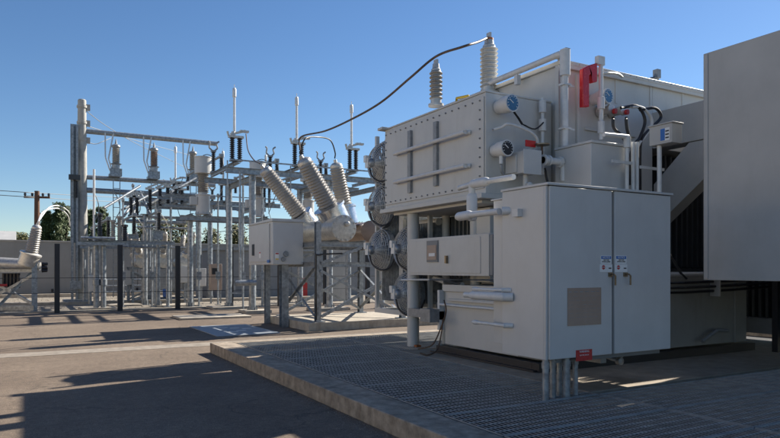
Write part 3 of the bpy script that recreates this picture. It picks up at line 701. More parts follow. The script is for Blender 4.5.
# voltage transformers on mid beam
vr=root('steel_stand',(6.7,28.3,0),'low steel stand carrying the voltage transformers on round columns','steel stand')
for x_,y_ in ((6.22,28.4),(9.6,28.4),(12.4,28.4)):
    m_=MB(); column(m_,x_,y_,0,3.75,.12); m_.build('column','galv',vr)
m_=MB(); m_.chan((5.7,27.9,3.85),(12.8,27.9,3.85),.2,.2); m_.chan((5.7,28.8,3.85),(12.8,28.8,3.85),.2,.2)
for x_ in (6.2,6.9,8.6,9.5,11.2,12.2): m_.chan((x_,27.8,4.0),(x_,28.9,4.0),.12,.08)
m_.build('beam','galv',vr)
def vt(x,y,z,label):
    v=root('voltage_transformer',(x,y,z),label,'voltage transformer','voltage transformers with drum heads')
    m_=MB(); m_.lathe((x,y,z),(0,0,1),[(0,.36),(.02,.36),(.03,.3),(.8,.3),(.82,.33),(.87,.33),(.88,.2),(.95,.2)],20); 
    for k_ in range(10): th=2*math.pi*k_/10; m_.bar((x+.31*math.cos(th),y+.31*math.sin(th),z+.0),(x+.31*math.cos(th),y+.31*math.sin(th),z+.1),.04,.04)
    m_.box(x-.55,x-.28,y-.15,y+.15,z+.4,z+.75); m_.build('tank','paint2',v)
    s_=MB(); sheds(s_,(x,y,z+.95),(x,y,z+1.75),.26,.08,.72,18); s_.build('shed_stack','porc',v)
    h_=MB(); h_.lathe((x,y,z+1.75),(0,0,1),[(0,.22),(.03,.36),(.7,.36),(.72,.38),(.75,.38),(.79,.15)],22); h_.build('drum_head','paint2',v)
for x_,lb_ in ((6.75,'left voltage transformer with grey drum head, standing clear against sky'),(9.2,'middle voltage transformer, its drum head behind the leftmost big bushing'),(11.65,'right voltage transformer hidden mostly behind the breaker bushings')): vt(x_,28.3,4.05,lb_)

# ---- tall pole and box column at the left, horizontal buses
YP=36.5
tp=MB(); a=PY(82,300,YP); tp.lathe((a.x,YP,0),(0,0,1),[(0,.30),(10.35,.2),(10.4,.16)],20); 
for py in (108,124,141): z=PY(82,py,YP).z; tp.lathe((a.x,YP,z),(0,0,1),[(0,.25),(.12,.25)],14); tp.box(a.x+.2,a.x+.38,YP-.08,YP+.08,z-.1,z+.2)
tag(tp.build('tall_pole','concpole'),'tallest pale round pole at the left of the yard','pole')
bc=root('steel_tower',(a.x-.45,YP-.2,0),'flat box section steel tower beside the tall pale pole','steel tower')
x0=PY(70.5,200,YP-.3).x; x1=PY(77.5,200,YP-.3).x
m_=MB(); m_.chan((x0+.08,YP-.3,0),(x0+.08,YP-.3,9.0),.1,.3); m_.box(x0,x1,YP-.22,YP-.18,3.0,9.05); m_.chan((x1-.03,YP-.3,0),(x1-.03,YP-.3,9.0),.1,.3)
m_.box(x0-.35,x1+.45,YP-.7,YP+.1,0,.12); m_.build('mast','galv',bc)
m_=MB(); zz=PY(75,178,YP-.5).z; m_.box(x0-.1,x1+.1,YP-.7,YP-.46,zz-.1,zz+.15); insul(m_,x0+.25,YP-.6,zz-1.0,.85,.09); m_.build('clamp','blackp',bc)
zz=PY(75,283,YP-.5).z; m_=MB(); m_.box(x0-.05,x1+.15,YP-.75,YP-.46,zz-.3,zz+.1); m_.build('mechanism_box','galv',bc)
def bus(pxa,pya,pxb,Y,r,label,group='overhead bus tubes'):
    p=PY(pxa,pya,Y); x2=PY(pxb,pya,Y).x
    return tag(MB().cyl((p.x,Y,p.z),(x2,Y,p.z),r,seg=12).build('bus_tube','galv'),label,'bus tube',group),p.z
_,zA=bus(84,131,217,YP,.13,'topmost horizontal bus tube reaching right from the tall pole')
_,zB=bus(84,177,215,YP,.12,'second horizontal bus tube below the topmost one, carrying arresters')
_,zC=bus(84,190,215,YP,.14,'third horizontal bus tube, just below the arrester tube')
# suspended V leads and arresters
for px,lb_ in ((116,'left'),(154,'middle'),(193,'right')):
    p=PY(px,170,YP-.3); x_=p.x
    s=root('surge_arrester',(x_,YP-.3,zB),'%s surge arrester on the bus tube right of the tall pole'%lb_,'surge arrester','surge arresters on the bus tube')
    m_=MB(); m_.box(x_-.28,x_+.28,YP-.45,YP-.05,zB+.12,zB+.5); m_.box(x_-.35,x_+.2,YP-.5,YP-.1,zB+.08,zB+.2); m_.lathe((x_,YP-.3,zB+.5),(0,0,1),[(0,.2),(.2,.2),(.25,.28),(.3,.16)],14); m_.build('base','galv',s)
    m_=MB(); sheds(m_,(x_,YP-.3,zB+.75),(x_,YP-.3,zB+1.55),.2,.07,.75,14); m_.build('shed_stack','porc' if lb_!='middle' else 'brownp',s)
    m_=MB(); m_.lathe((x_,YP-.3,zB+1.55),(0,0,1),[(0,.16),(.1,.22),(.18,.2),(.25,.06),(.5,.02)],12); m_.build('cap','galvd',s)
    h=tag(MB().tube([(x_-.5,YP-.1,zA),(x_-.5,YP-.2,zA-1.3),(x_-.3,YP-.3,zB+.4)],.035,8).tube([(x_-.1,YP-.1,zA),(x_-.35,YP-.2,zA-1.35),(x_-.2,YP-.3,zB+.4)],.035,8).build('hanger_strap','cond'),'pair of white hanger straps above the %s surge arrester'%lb_,'hanger','hanger straps')
    lad=MB(); lad.bar((x_-.12,YP-.2,0.2),(x_-.12,YP-.2,zB),.04,.05); lad.bar((x_+.2,YP-.2,0.2),(x_+.2,YP-.2,zB),.04,.05)
    for k_ in range(12): lad.bar((x_-.12,YP-.2,.4+k_*.5),(x_+.2,YP-.2,.4+k_*.5),.03,.03)
    tag(lad.build('lattice_post','galv'),'slim ladder like post under the %s surge arrester'%lb_,'post','lattice posts')
# low bus stand at px 75-127
Y=28.4; ls=root('bus_stand',(2.7,Y,0),'low steel stand with two slim legs and insulators at left','steel stand')
for px in (96,103.5):
    x_=PY(px,300,Y).x; m_=MB(); m_.cyl((x_,Y,0),(x_,Y,2.65),.10); m_.box(x_-.2,x_+.2,Y-.2,Y+.2,0,.06); m_.lathe((x_,Y,1.0),(0,0,1),[(0,.11),(.01,.14),(.25,.14),(.26,.11)],12); m_.build('leg','galv',ls)
xa,xb=PY(80,243,Y).x,PY(127,243,Y).x
m_=MB(); m_.chan((xa,Y,2.72),(xb,Y,2.72),.25,.2); m_.box(xa-.1,xb,Y-.35,Y-.2,2.62,2.75); m_.cyl((xa,Y-.5,2.9),(xb-.5,Y-.5,2.9),.06); m_.build('beam','galv',ls)
for px,ht,mm in ((94,2.9,'cond'),(100,1.2,'blackp'),(113,.9,'porc'),(119.5,1.1,'porc'),(125,.7,'blackp')):
    x_=PY(px,243,Y).x; m_=MB()
    if mm=='cond': m_.cyl((x_,Y,2.8),(x_,Y,2.8+ht),.045)
    else: sheds(m_,(x_,Y,2.82),(x_,Y,2.82+ht*.85),.1,.07,.7,12); m_.lathe((x_,Y,2.82+ht*.85),(0,0,1),[(0,.12),(.08,.12),(.1,.03)],10)
    m_.build('insulator' if mm!='cond' else 'blade',mm,ls)
# generic secondary racks for the middle left, px 125-200
Y=31.5
mr=root('mid_rack',(4.5,Y,0),'middle steel rack of crossed tubes in front of the rear breaker','steel rack')
for px in (145,):
    x_=PY(px,300,Y).x; m_=MB(); column(m_,x_,Y,0,4.2,.11); m_.build('column','galv',mr)
x_=PY(158,300,29.5).x; m_=MB(); column(m_,x_,29.5,0,3.9,.09); m_.build('column','galv',mr)
m_=MB()
for pxa,pya,pxb,yy,r_ in ((126,221,186,Y,.09),(128,216,200,Y+.6,.07),(137,227,190,30.5,.05),(122,247,186,29.5,.05)):
    p=PY(pxa,pya,yy); x2=PY(pxb,pya,yy).x; m_.cyl((p.x,yy,p.z),(x2,yy,p.z),r_)
for a_,b_ in (((124,216),(138,196)),((133,217),(137,197)),((150,214),(140,192)),((122,210),(160,189)),((104,208),(140,186)),((146,206),(196,178))):
    p=PY(a_[0],a_[1],Y); q=PY(b_[0],b_[1],Y+1.5); m_.cyl(p,q,.06)
m_.build('cross_tube','galv',mr)
for px,pyb,h_ in ((131,217,.9),(137,215,.8),(150,210,.95),(160,209,.95),(168,209,1.0),(182,207,.8),(176,206,.8)):
    p=PY(px,pyb,Y); i_=MB(); insul(i_,p.x,Y,p.z,h_,.11); i_.build('insulator','blackp',mr)
    hd=MB(); hd.box(p.x-.2,p.x+.2,Y-.08,Y+.08,p.z+h_,p.z+h_+.09); hd.bar((p.x-.1,Y,p.z+h_+.1),(p.x+.3,Y,p.z+h_+.28),.08,.08); hd.build('terminal','alu',mr)
# platform of beams right of that (px 165-200, y 197-210)
m_=MB(); p=PY(163,205,30.2)
for dz in (0,.45): m_.chan((p.x,30.2,p.z+dz),(p.x+2.2,30.2,p.z+dz),.15,.14); m_.chan((p.x,31.4,p.z+dz),(p.x+2.2,31.4,p.z+dz),.15,.14)
for k_ in range(5): m_.chan((p.x+.1+k_*.5,30.1,p.z+.2),(p.x+.1+k_*.5,31.5,p.z+.2),.1,.1)
m_.build('platform','galv',mr)
# long bus tubes running away between the racks, on post insulators
def bustube(x,y0,y1,z,label,n=3):
    b=root('bus_run',(x,y0,z),label,'bus tube','bus tubes running away from the road')
    MB().cyl((x,y0,z),(x,y1,z),.055,seg=12).build('tube','galv',b)
    for k_ in range(n):
        y=y0+.15+(y1-y0-.3)*k_/(n-1); i_=MB(); insul(i_,x,y,z-.8,.72,.10); i_.build('insulator','blackp',b)
        c_=MB(); c_.box(x-.09,x+.09,y-.07,y+.07,z-.08,z+.08); c_.build('clamp','alu',b)
for x_,n_ in ((7.35,'left'),(9.85,'middle'),(12.25,'right')): bustube(x_,27.4,34.2,6.55,'%s overhead bus tube between front and rear racks'%n_,2)
for x_,z_,n_ in ((3.0,3.75,'leftmost low'),(4.0,3.95,'second low'),(5.0,4.15,'third low')): bustube(x_,28.6,36.2,z_,n_+' bus tube running back from the low bus stand',3)
lr=root('low_rack',(3.9,31,0),'low steel rack under the receding bus tubes at left','steel rack')
for x_ in (2.6,5.4):
    for y_ in (29.0,32.4,35.8): m_=MB(); m_.cyl((x_,y_,0),(x_,y_,2.7),.075); m_.box(x_-.16,x_+.16,y_-.16,y_+.16,0,.04); m_.build('column','galv',lr)
m_=MB()
for y_ in (29.0,32.4,35.8): m_.chan((2.4,y_,2.8),(5.7,y_,2.8),.12,.16); m_.chan((2.8,y_,2.98),(3.2,y_,2.98),.1,.1); m_.chan((3.8,y_,3.05),(4.2,y_,3.05),.1,.2); m_.chan((4.8,y_,3.14),(5.2,y_,3.14),.1,.4)
for x_ in (2.6,5.4): m_.chan((x_,29,2.62),(x_,35.8,2.62),.1,.12)
m_.build('beam','galv',lr)
random.seed(11)
DW=0
def drop(a_,b_,sag,label,m_='black',r=.018):
    a_,b_=Vector(a_),Vector(b_); mid=(a_+b_)/2+Vector((sag,0,-abs(sag)*.6))
    return tag(MB().tube([a_,a_*.75+b_*.25+Vector((sag*.8,0,-abs(sag)*.3)),mid,a_*.2+b_*.8+Vector((sag*.5,0,0)),b_],r,6,5).build('drop_lead',m_),label,'lead','drop leads in the yard')
for x_,vx,n_ in ((6.87,6.75,'left'),(9.35,9.2,'middle'),(11.75,11.65,'right')):
    drop((x_-.1,27.0,Z1+1.1),(vx,28.3,6.62),.25,'lead from the %s jaw to the %s drum head'%(n_,n_))
    drop((x_+.3,34.5,6.4),(x_+.2,33.5,3.6),-.3,'lead hanging from the %s switch of the rear rack'%n_)
    drop((x_+.48,27.4,6.5),(x_+.3,28.1,4.2),.2,'lead dropping from the %s overhead bus tube'%n_,'wire')
for x_,z_,n_ in ((3.0,3.75,'leftmost low'),(4.0,3.95,'second low'),(5.0,4.15,'third low')):
    drop((x_,36.0,zC),(x_,36.0,z_+.1),.3,'lead from the tall bus down to the %s tube'%n_,'wire',.025)
    drop((x_,28.8,z_),(x_+.8,30.6,2.9),.2,'short lead curving below the %s tube'%n_,'cond',.02)
# cable trays, ground straps and thin risers on the racks
for px,y_,z0_,z1_,n_ in ((123,30.2,0,4.6,'left of the second black post'),(133,33,0,5.6,'just right of the second black post'),(152,30,0,3.4,'between the middle rack columns'),(171,31,0,5.2,'beside the blue drum'),(199,29,0,6.0,'right of the third black post'),(218,30,0,5.0,'left of the tan cabinet'),(243,25,0,5.2,'beside the nearest round column'),(262,27.2,0,5.2,'behind the breaker cabinet')):
    x_=PY(px,300,y_).x; m_=MB(); m_.cyl((x_,y_,z0_),(x_,y_,z1_),.04,seg=8); m_.box(x_-.1,x_+.1,y_-.06,y_+.06,1.2,1.55); m_.box(x_-.12,x_+.12,y_-.1,y_+.1,0,.03); m_.lathe((x_,y_,z1_),(0,0,1),[(0,.04),(.05,.07),(.15,.07),(.2,.02)],8)
    tag(m_.build('riser_pipe','galv'),'thin steel riser '+n_,'riser','thin risers in the yard')
for px,y_,w_,h_,z_,n_ in ((128,33.5,.5,.7,.9,'grey box left of the rear breaker'),(185,32.5,.5,.8,1.0,'grey box behind the third black post'),(201,33,.45,.9,.8,'grey box near the tan relay cabinet'),(96,31,.6,.7,.7,'grey box behind the low bus stand')):
    p=PY(px,280,y_); b=root('junction_cabinet',(p.x,y_,0),n_,'cabinet','small boxes in the yard'); MB().box(p.x-w_/2,p.x+w_/2,y_-.15,y_+.15,z_,z_+h_).build('body','paint2',b,bevel=.01); MB().box(p.x-.05,p.x+.05,y_-.05,y_+.05,0,z_-.002).build('leg','galv',b); MB().box(p.x-w_/2+.04,p.x+w_/2-.04,y_-.17,y_-.152,z_+.04,z_+h_-.04).build('door','paint2',b)
# vertical operating rod px 240 with crank
op=MB(); p=PY(240,282,23.2); op.cyl((p.x,23.2,p.z),(p.x,23.2,Z1-.3),.04); op.cyl((p.x-.2,23.2,p.z-.03),(p.x+.6,23.2,p.z-.03),.11); op.bar((p.x-.2,23.2,p.z-.3),(p.x-.2,23.2,p.z+.1),.06,.06); op.bar((p.x-.3,23.2,p.z-.4),(p.x+.1,23.2,p.z-.42),.04,.05)
tag(op.build('operating_crank','galv'),'vertical operating rod with crank left of the breaker cabinet','crank')

# ---- rear breaker (px 125-175) and left breaker (px 0-45)
def small_breaker(label,X,Y,n,lean,mat_='porc',k=1.0,tank='alu',bl=1.5):
    b=root('circuit_breaker',(X,Y,0),label,'circuit breaker')
    for i in range(n):
        x_=X+i*1.0
        tk=MB(); tankx(tk,x_,Y-.9,Y+.9,2.0,.26); tk.build('tank',tank,b)
        for yy,sg in ((-.6,-1),(.6,1)):
            ba=Vector((x_,Y+yy,2.05)); dr=Vector((lean*(i-(n-1)/2),sg*.42,1)).normalized()
            brk_bushing(b,ba,ba+dr*.5,ba+dr*(.5+bl),.17,.22,mat_,'alu')
    f=MB(); x1_=X+(n-1)
    for x_ in (X-.4,x1_+.4):
        for y_ in (Y-.7,Y+.7): f.chan((x_,y_,0),(x_,y_,1.75),.1,.12)
        f.angle((x_,Y-.7,.2),(x_,Y+.7,1.6)); f.chan((x_,Y-.8,1.7),(x_,Y+.8,1.7),.1,.1)
    for y_ in (Y-.7,Y+.7): f.chan((X-.5,y_,1.72),(x1_+.5,y_,1.72),.1,.1); f.angle((X-.4,y_,.2),(x1_+.4,y_,1.6)); f.angle((X-.4,y_,1.6),(x1_+.4,y_,.2))
    f.build('steel_frame','galv',b)
    m_=MB(); m_.box(X+.2,x1_-.1,Y-.95,Y-.75,.7,1.6); m_.build('mechanism_box','galvd',b)
    return b
small_breaker('rear circuit breaker with brown bushings seen between the black posts',4.9,33.5,3,.28,'porc',bl=.95)
# left breaker with explicit geometry
LB=root('circuit_breaker',(0.0,27.5,0),'circuit breaker at the left picture edge with one leaning grey bushing','circuit breaker')
d0=25.5
tk=MB(); a=PD(-30,262,d0); e=PD(40,266,d0+.5); L_=(e-a).length
tk.lathe(a,e-a,[(0,.26),(L_-.3,.26),(L_-.28,.31),(L_-.18,.31),(L_-.17,.2),(L_,.18)],22); tk.build('tank','alu',LB)
tl=brk_bushing(LB,PD(27,265,d0),PD(31.5,252,d0),PD(37,227,d0),.25,.36,'porc','alu')
m_=MB(); e2=PD(42,266,d0); 
for dz in (-.18,-.06,.08): m_.lathe(e2+Vector((0,-.1,dz)),(1,-.3,0),[(0,.08),(.2,.06)],10)
m_.build('plug_cluster','black',LB)
f=MB(); q=PD(34.5,308,d0); f.chan((q.x,q.y,0),(q.x,q.y,1.95),.2,.2); q2=PD(-20,308,d0); f.chan((q2.x,q2.y,0),(q2.x,q2.y,1.95),.2,.2); f.chan((q2.x,q2.y,1.6),(q.x,q.y,1.6),.12,.12); f.angle((q2.x,q2.y,.3),(q.x,q.y,1.5),.1,.02); f.angle((q2.x,q2.y,1.5),(q.x,q.y,.3),.1,.02)
f.angle((q.x-.1,q.y+.2,1.6),(q.x-1.3,q.y+.3,.2),.1,.02); f.bar((q2.x,q2.y-.1,.12),(q.x,q.y-.1,.12),.12,.2)
f.build('steel_frame','galv',LB)
m_=MB()
for k_ in range(5): p=PD(4+k_*3.6,286,d0+.4); m_.lathe((p.x,p.y,.9),(0,0,1),[(0,.07),(.6,.07)],8)
m_.build('valve_cluster','black',LB)
p=PD(2,285,d0); MB().box(p.x-.18,p.x+.18,p.y-.1,p.y+.1,p.z-.05,p.z+.04).build('warning_tag','redl',LB)
for i,(ex,ey) in enumerate(((72,218),(70,226))):
    wire('jumper_cable',[tl,PD(42,216-i*3,d0+1),PD(50,207+i*2,d0+3),PD(60,206+i*3,d0+6),PD(68,211+i*5,d0+9),PD(ex,ey,d0+10)],.03,'cond',('upper' if i==0 else 'lower')+' pale curved lead from the left leaning bushing','leads from the left bushing')
# blue drum, cabinets at the back
p=PZ(167,297,.02); m_=MB(); m_.lathe((p.x,p.y,.02),(0,0,1),[(0,.2),(.02,.24),(.35,.24),(.36,.26),(.38,.24),(.75,.24),(.76,.26),(.78,.24),(1.1,.24),(1.12,.2)],18); tag(m_.build('drum','bdrum'),'small blue drum standing near the grey wall','drum')
Y=31; a=PY(211,264,Y); e=PY(222,290,Y)
mc=root('relay_cabinet',((a.x+e.x)/2,Y,0),'tan metal relay cabinet on legs between the round columns','cabinet')
m_=MB(); m_.box(a.x,e.x,Y,Y+.4,e.z,a.z); m_.build('body','nameplate',mc,bevel=.01); MB().box(a.x,a.x+.06,Y+.1,Y+.2,0,e.z-.002).build('leg','galv',mc); MB().box(e.x-.06,e.x,Y+.1,Y+.2,0,e.z-.002).build('leg','galv',mc)
MB().box(a.x+.05,a.x+.3,Y-.02,Y-.002,a.z-.5,a.z-.2).build('window','black',mc)
# ground slabs
for (x0,x1,y0,y1,z,lb_) in ((4.4,6.75,21.4,22.9,.07,'pale flat concrete slab on the asphalt beyond the steel cover'),(7.1,8.1,23.2,24.2,.12,'footing slab under the nearest round column'),(6.7,8.3,26.3,27.5,.1,'footing slab under the column behind the tan cabinet'),(1.9,3.3,27.9+.3,29.3,.1,'footing slab under the low bus stand'),(5.0,6.8,29.2,30.4,.08,'footing slab right of the middle rack'),(3.2,4.6,30.6,32,.08,'footing slab under the middle rack column'),(9.9,11.4,23.2,24.2,.12,'footing slab behind the breaker pad')):
    tag(MB().box(x0,x1,y0,y1,.002,z).build('concrete_slab','conc',bevel=.008),lb_,'slab','concrete footing slabs')
cv=MB().box(4.1,5.75,15.75,18.8,.005,.022); CV=cv.build('vault_cover','plate'); tag(CV,'blue grey steel vault cover flush in the asphalt','cover plate')
m_=MB()
for x_,y_ in ((4.7,17.9),(4.95,17.6),(5.2,17.3),(4.6,16.5),(4.9,16.8)): m_.box(x_,x_+.25,y_,y_+.08,.0225,.03)
m_.build('lifting_slot','white',CV)
# long cable trough in yard
for k_,(y_,z_) in enumerate(((31.0,.15),(40.5,.2))):
    tag(MB().box(-6,14,y_+2.0,y_+2.5,.0,z_).build('cable_trough','conc'),('nearer' if k_==0 else 'farther')+' concrete cable trough across the gravel yard','cable trough','cable troughs')
rail=MB()
for z in (.35,.7,1.05): rail.cyl((3.5,39.8,z),(16,39.8,z),.05)
for k_ in range(9): rail.cyl((3.5+k_*1.5,39.8,0),(3.5+k_*1.5,39.8,1.1),.05)
tag(rail.build('pipe_railing','galv'),'low grey pipe railing in front of the long wall','railing')
# ---- black fence posts
names=['leftmost black fence post, by the left breaker','second black fence post, right of the low bus stand','third black fence post, left of the round columns','fourth black fence post, behind the round columns','fifth black fence post, hidden by the cabinet post','sixth black fence post, seen through the breaker frame','seventh black fence post, behind the fans']
for i in range(7):
    x_=1.06+i*2.22; m_=MB(); m_.box(x_-.09,x_+.09,27.31,27.49,.0,2.63); 
    o=tag(m_.build('fence_post','black',bevel=.006),names[i],'post','black fence posts')
for z,lb_ in ((1.33,'middle fence wire strung between the black posts'),(.75,'lower fence wire strung between the black posts')):
    tag(MB().cyl((-8,27.4,z),(16,27.4,z),.012,seg=6).build('fence_wire','black'),lb_,'wire','fence wires')
# ---- long wall
lw=root('long_wall',(0,44.6,0),'long grey panelled wall behind the whole yard','wall')
m_=MB()
for k_ in range(28):
    x_=-40+k_*2.9
    if x_>26: break
    m_.box(x_+.012,x_+2.888,44.5,44.8,0,3.34)
m_.build('panel','wall',lw,bevel=.01)
MB().box(-40,26,44.45,44.85,3.342,3.42).build('coping','lwall',lw)
m_=MB()
for x_ in (1.4,6.3,7.0): m_.box(x_,x_+.12,44.42,44.498,.25,.45)
m_.build('wall_socket','black',lw)
# pale wall behind breaker and dark equipment building
tag(MB().box(13.2,14.6,30.2,30.5,0,2.9).build('screen_wall','lwall',bevel=.01),'pale upright concrete screen wall left of the fans','wall')
dk=root('equipment_shed',(11.5,38,0),'dark grey equipment shed behind the breaker frame','shed')
m_=MB(); m_.box(9.5,20,36.8,40,0,2.75); m_.build('wall','dpaint',dk,bevel=.01); MB().box(9.3,20.2,36.6,40.2,2.752,2.9).build('roof','galvd',dk)
m_=MB()
for x_ in (10.3,12.2,14.1): m_.box(x_,x_+.9,36.76,36.799,.0,2.1)
m_.build('door','dpaint',dk)
p=PY(303,286,30.5); tag(MB().box(p.x-.15,p.x+.2,30.4,30.6,p.z-.5,p.z+.4).build('red_box','redl'),'small red box seen through the breaker frame','box')
# building roof beyond wall left
bb=root('distant_building',(-20,95,0),'distant low building whose roof shows over the wall at left','building')
m_=MB(); m_.box(-26,-2,92,102,0,5.2); m_.build('wall','lwall',bb); m_=MB(); prism(m_,-27,-1,[(91,5.2),(103,5.2),(97,6.6)]); m_.build('roof','panelp',bb)
# ---- loose stones
random.seed(5); st=MB()
def stone(x,y,q):
    n=len(st.v); h=q*random.uniform(.5,.9); a0=random.uniform(0,6)
    for k_ in range(5): st.v.append(Vector((x+q*math.cos(a0+k_*1.257)*random.uniform(.7,1.1),y+q*math.sin(a0+k_*1.257)*random.uniform(.7,1.1),.003)))
    st.v.append(Vector((x+q*.2,y,h+.003)))
    for k_ in range(5): st.f.append((n+k_,n+(k_+1)%5,n+5))
for i in range(2600): stone(random.uniform(-4,16),random.uniform(28.1,43),random.uniform(.02,.05))
for i in range(700): stone(3.18-abs(random.gauss(0,.10)),random.uniform(3,12.8),random.uniform(.004,.012))
for i in range(900): stone(random.uniform(-3,3.1),random.uniform(6,14),random.uniform(.003,.009))
tag(st.build('loose_stones','gravel'),'small loose stones scattered along the kerb and over the gravel yard','stones',None,'stuff')
# ---- utility pole
a=PD(37,200,62); up=root('utility_pole',(a.x,a.y,0),'brown wooden utility pole beyond the wall at left','utility pole')
zt=PD(37,191,62).z
MB().cyl((a.x,a.y,0),(a.x,a.y,zt),.3,.22,12).build('pole','wood',up)
MB().bar((a.x-1.1,a.y+.3,zt-.6),(a.x+1.1,a.y-.3,zt-.6),.15,.2).build('crossarm','wood',up)
for dx in (-1,-.4,.5,1.0): MB().lathe((a.x+dx,a.y-.27*dx,zt-.5),(0,0,1),[(0,.05),(.1,.12),(.3,.1)],8).build('insulator','blackp',up)
def far_wire(pts,label,r=.035): tag(MB().tube(pts,r,6,6).build('overhead_wire','wire'),label,'wire','overhead wires')
for k_,(dy) in enumerate((0,4.5)):
    far_wire([PD(-60,187+dy,60),PD(-10,190+dy,61),PD(37,193+dy,62),PD(90,196+dy,80),PD(180,200+dy,110),PD(300,203+dy,150)],('upper' if k_==0 else 'lower')+' overhead wire passing the wooden utility pole')
far_wire([PD(84,109,33),PD(105,125,40),PD(135,143,50),PD(170,160,62),PD(215,182,80)],'upper wire drooping rightward from the tall pole top',.02)
far_wire([PD(84,125,33),PD(110,133,40),PD(145,143,50),PD(215,162,80)],'middle wire drooping rightward from the tall pole',.02)
far_wire([PD(84,141,33),PD(95,144,33.5),PD(104,141,34),PD(111,138,35)],'short slack wire between tall pole and bus tube',.02)
far_wire([PD(100,247,60),PD(250,229,60),PD(340,232,60)],'lowest overhead wire just above the wall',.03)

# ================================================================= TREES
def tree(name,px,pybase,pytop,d,width,label,cat,kind,seed):
    random.seed(seed); b=PD(px,pybase,d); x,y=b.x,b.y; top=PD(px,pytop-2.5,d).z
    t_=root(name,(x,y,0),label,cat,'trees beyond the wall')
    tr=MB(); tr.lathe((x,y,0),(0,0,1),[(0,.3),(top*.5,.2),(top*.92,.05)],8)
    cr=MB(); cl=[]
    W=width*d/F/2
    if kind=='pine':
        z=top*.30
        while z<top*.97:
            f_=(z-top*.30)/(top*.70); rad=W*(1-f_)**.7*random.uniform(.6,1.05)+.25
            for k_ in range(random.randint(3,5)):
                th=random.uniform(0,6.28); e=Vector((math.cos(th),math.sin(th),random.uniform(-.1,.25)))
                tr.tube([(x,y,z),Vector((x,y,z))+e*rad],.04,5)
                for q in range(6):
                    t0=random.uniform(.35,1.05); c=Vector((x,y,z))+e*rad*t0; cl.append((c,.42*random.uniform(.6,1.2),22))
            z+=top*.055*random.uniform(.7,1.3)
    else:
        for k_ in range(34):
            th=random.uniform(0,6.28); rr=math.sqrt(random.random())*W*.85; hh=random.uniform(.42,1)*top
            rr*=math.sqrt(max(.1,1-((hh/top-.55)/.5)**2))
            c=Vector((x+rr*math.cos(th),y+rr*math.sin(th),hh-.3)); cl.append((c,random.uniform(.6,1.2),70))
            if k_%3==0: tr.tube([(x,y,top*.35),(c+Vector((x,y,top*.35)))/2+Vector((0,0,.4)),c],.06,5)
    for c,s,n_ in cl:
        for i in range(n_):
            p=c+Vector([random.gauss(0,s*.5) for _ in range(3)]); 
            if p.z>top+.2: continue
            a_=Vector([random.uniform(-1,1) for _ in range(3)]).normalized(); b_=a_.orthogonal().normalized(); q=random.uniform(.10,.22)
            n0=len(cr.v); cr.v+=[p-a_*q,p+b_*q*.6,p+a_*q,p-b_*q*.6]; cr.f.append((n0,n0+1,n0+2,n0+3))
    tr.build('trunk','bark',t_); cr.build('crown','leaf1' if kind=='pine' else 'leaf2',t_)
tree('pine_tree',46,241,211,88,14,'small pine just right of the utility pole','pine tree','pine',1)
tree('pine_tree',59,241,204,88,17,'tallest slender pine between utility pole and tall pole','pine tree','pine',2)
tree('pine_tree',66,241,208,90,13,'pine partly behind the flat steel tower','pine tree','pine',3)
tree('pine_tree',91,241,213,88,16,'pine right beside the tall pale pole','pine tree','pine',4)
tree('pine_tree',102,241,208,89,20,'dark broad pine right of the tall pole','pine tree','pine',5)
tree('leafy_tree',146,243,226,80,20,'low leafy tree at left of the middle rack','tree','b',6)
tree('leafy_tree',165,243,221,80,28,'widest olive leafy tree behind the middle rack','tree','b',7)
tree('leafy_tree',184,243,224,82,20,'olive tree left of the round columns','tree','b',8)
tree('leafy_tree',210,245,232,82,18,'short bright tree between two round columns','tree','b',9)
tree('leafy_tree',237,245,226,80,18,'leafy tree behind the crank rod','tree','b',10)
tree('leafy_tree',360,245,226,80,24,'leafy tree showing left of the fans','tree','b',11)
for i,px in enumerate((-8,8,22)): tree('leafy_tree',px,240,234+i,110,22,('low bushy tree over the wall at far left','low bushy tree second from the left edge','low bushy tree left of the utility pole')[i],'tree','b',20+i)

# ---- bulks added to block sun at right and bounce warm light from left
r2=root('added_sun_blocker',(12.9,6.0,.2),'dark finned sun blocker added behind the overhanging enclosure at far right','radiator')  # made-up bank that blocks the sun; its slits leave sun patches
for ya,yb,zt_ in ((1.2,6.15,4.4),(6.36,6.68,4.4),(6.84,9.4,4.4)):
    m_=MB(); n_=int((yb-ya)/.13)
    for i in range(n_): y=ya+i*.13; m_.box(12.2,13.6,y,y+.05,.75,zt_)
    m_.box(13.602,13.65,ya,yb,.75,zt_); m_.build('fin_stack','finshade_pane',r2)
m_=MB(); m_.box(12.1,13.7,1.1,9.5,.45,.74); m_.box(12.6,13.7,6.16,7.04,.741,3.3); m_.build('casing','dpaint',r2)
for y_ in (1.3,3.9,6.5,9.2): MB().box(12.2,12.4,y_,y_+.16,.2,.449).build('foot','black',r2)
cbd=root('added_bounce_building',(-20,12,0),'unseen tan building added left of the yard to bounce warm light','building')  # made-up building, there only to bounce warm light onto left-facing sides
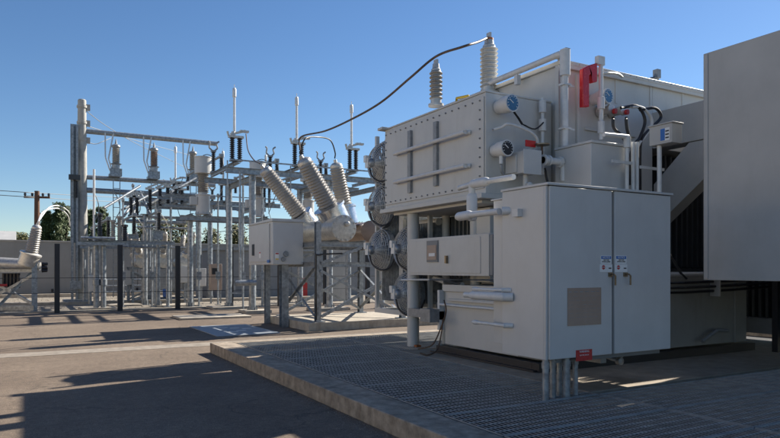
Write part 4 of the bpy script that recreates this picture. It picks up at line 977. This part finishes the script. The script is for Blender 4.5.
m_=MB(); m_.box(-26,-15,5.5,40,0,6.5); m_.build('wall',mat('tan_bounce_wall',(.66,.54,.39),.85,0,1,.1,.1,40),cbd)
MB().box(-26.4,-14.6,5.1,40.4,6.502,6.8).build('roof','panelp',cbd)
for y_ in range(8,38,6):
    MB().box(-14.99,-14.93,y_,y_+1.6,1.2,2.7).build('window','finshade_pane',cbd)
# ================================================================= LIGHT, SKY, CAMERA
SUN_EL=34.8; AZ=12.0     # light travels towards -X and a little -Y
sd=Vector((math.cos(R(AZ)),math.sin(R(AZ)),math.tan(R(SUN_EL)))).normalized()
su=bpy.data.lights.new('sun','SUN'); su.energy=5.0; su.angle=R(.5); su.color=(1,.93,.82)
so=bpy.data.objects.new('sun',su); COL.objects.link(so); so.rotation_euler=sd.to_track_quat('Z','Y').to_euler(); so.location=(20,20,30)
W=bpy.data.worlds.new('World'); S.world=W; W.use_nodes=True; nt=W.node_tree
sk=nt.nodes.new('ShaderNodeTexSky'); sk.sky_type='NISHITA'; sk.sun_disc=False; sk.sun_elevation=R(SUN_EL); sk.sun_rotation=R(90-AZ); sk.air_density=1.0; sk.dust_density=.1; sk.ozone_density=3.5; sk.altitude=300
hs=nt.nodes.new('ShaderNodeHueSaturation'); hs.inputs['Saturation'].default_value=1.13; hs.inputs['Hue'].default_value=.503
nt.links.new(sk.outputs['Color'],hs.inputs['Color'])
nt.links.new(hs.outputs['Color'],nt.nodes['Background'].inputs['Color']); nt.nodes['Background'].inputs['Strength'].default_value=.06
cam=bpy.data.cameras.new('camera'); co=bpy.data.objects.new('camera',cam); COL.objects.link(co)
cam.sensor_width=36; cam.lens=36*F/780; cam.shift_x=0; cam.shift_y=(HZ-219)/780; cam.clip_end=3000; cam.clip_start=.05
co.location=(0,0,H); co.rotation_euler=(R(90),0,-A); S.camera=co
S.view_settings.view_transform='Standard'; S.view_settings.look='None'; S.view_settings.gamma=1; S.view_settings.exposure=1.05
S.view_settings.use_curve_mapping=False
S.cycles.max_bounces=6
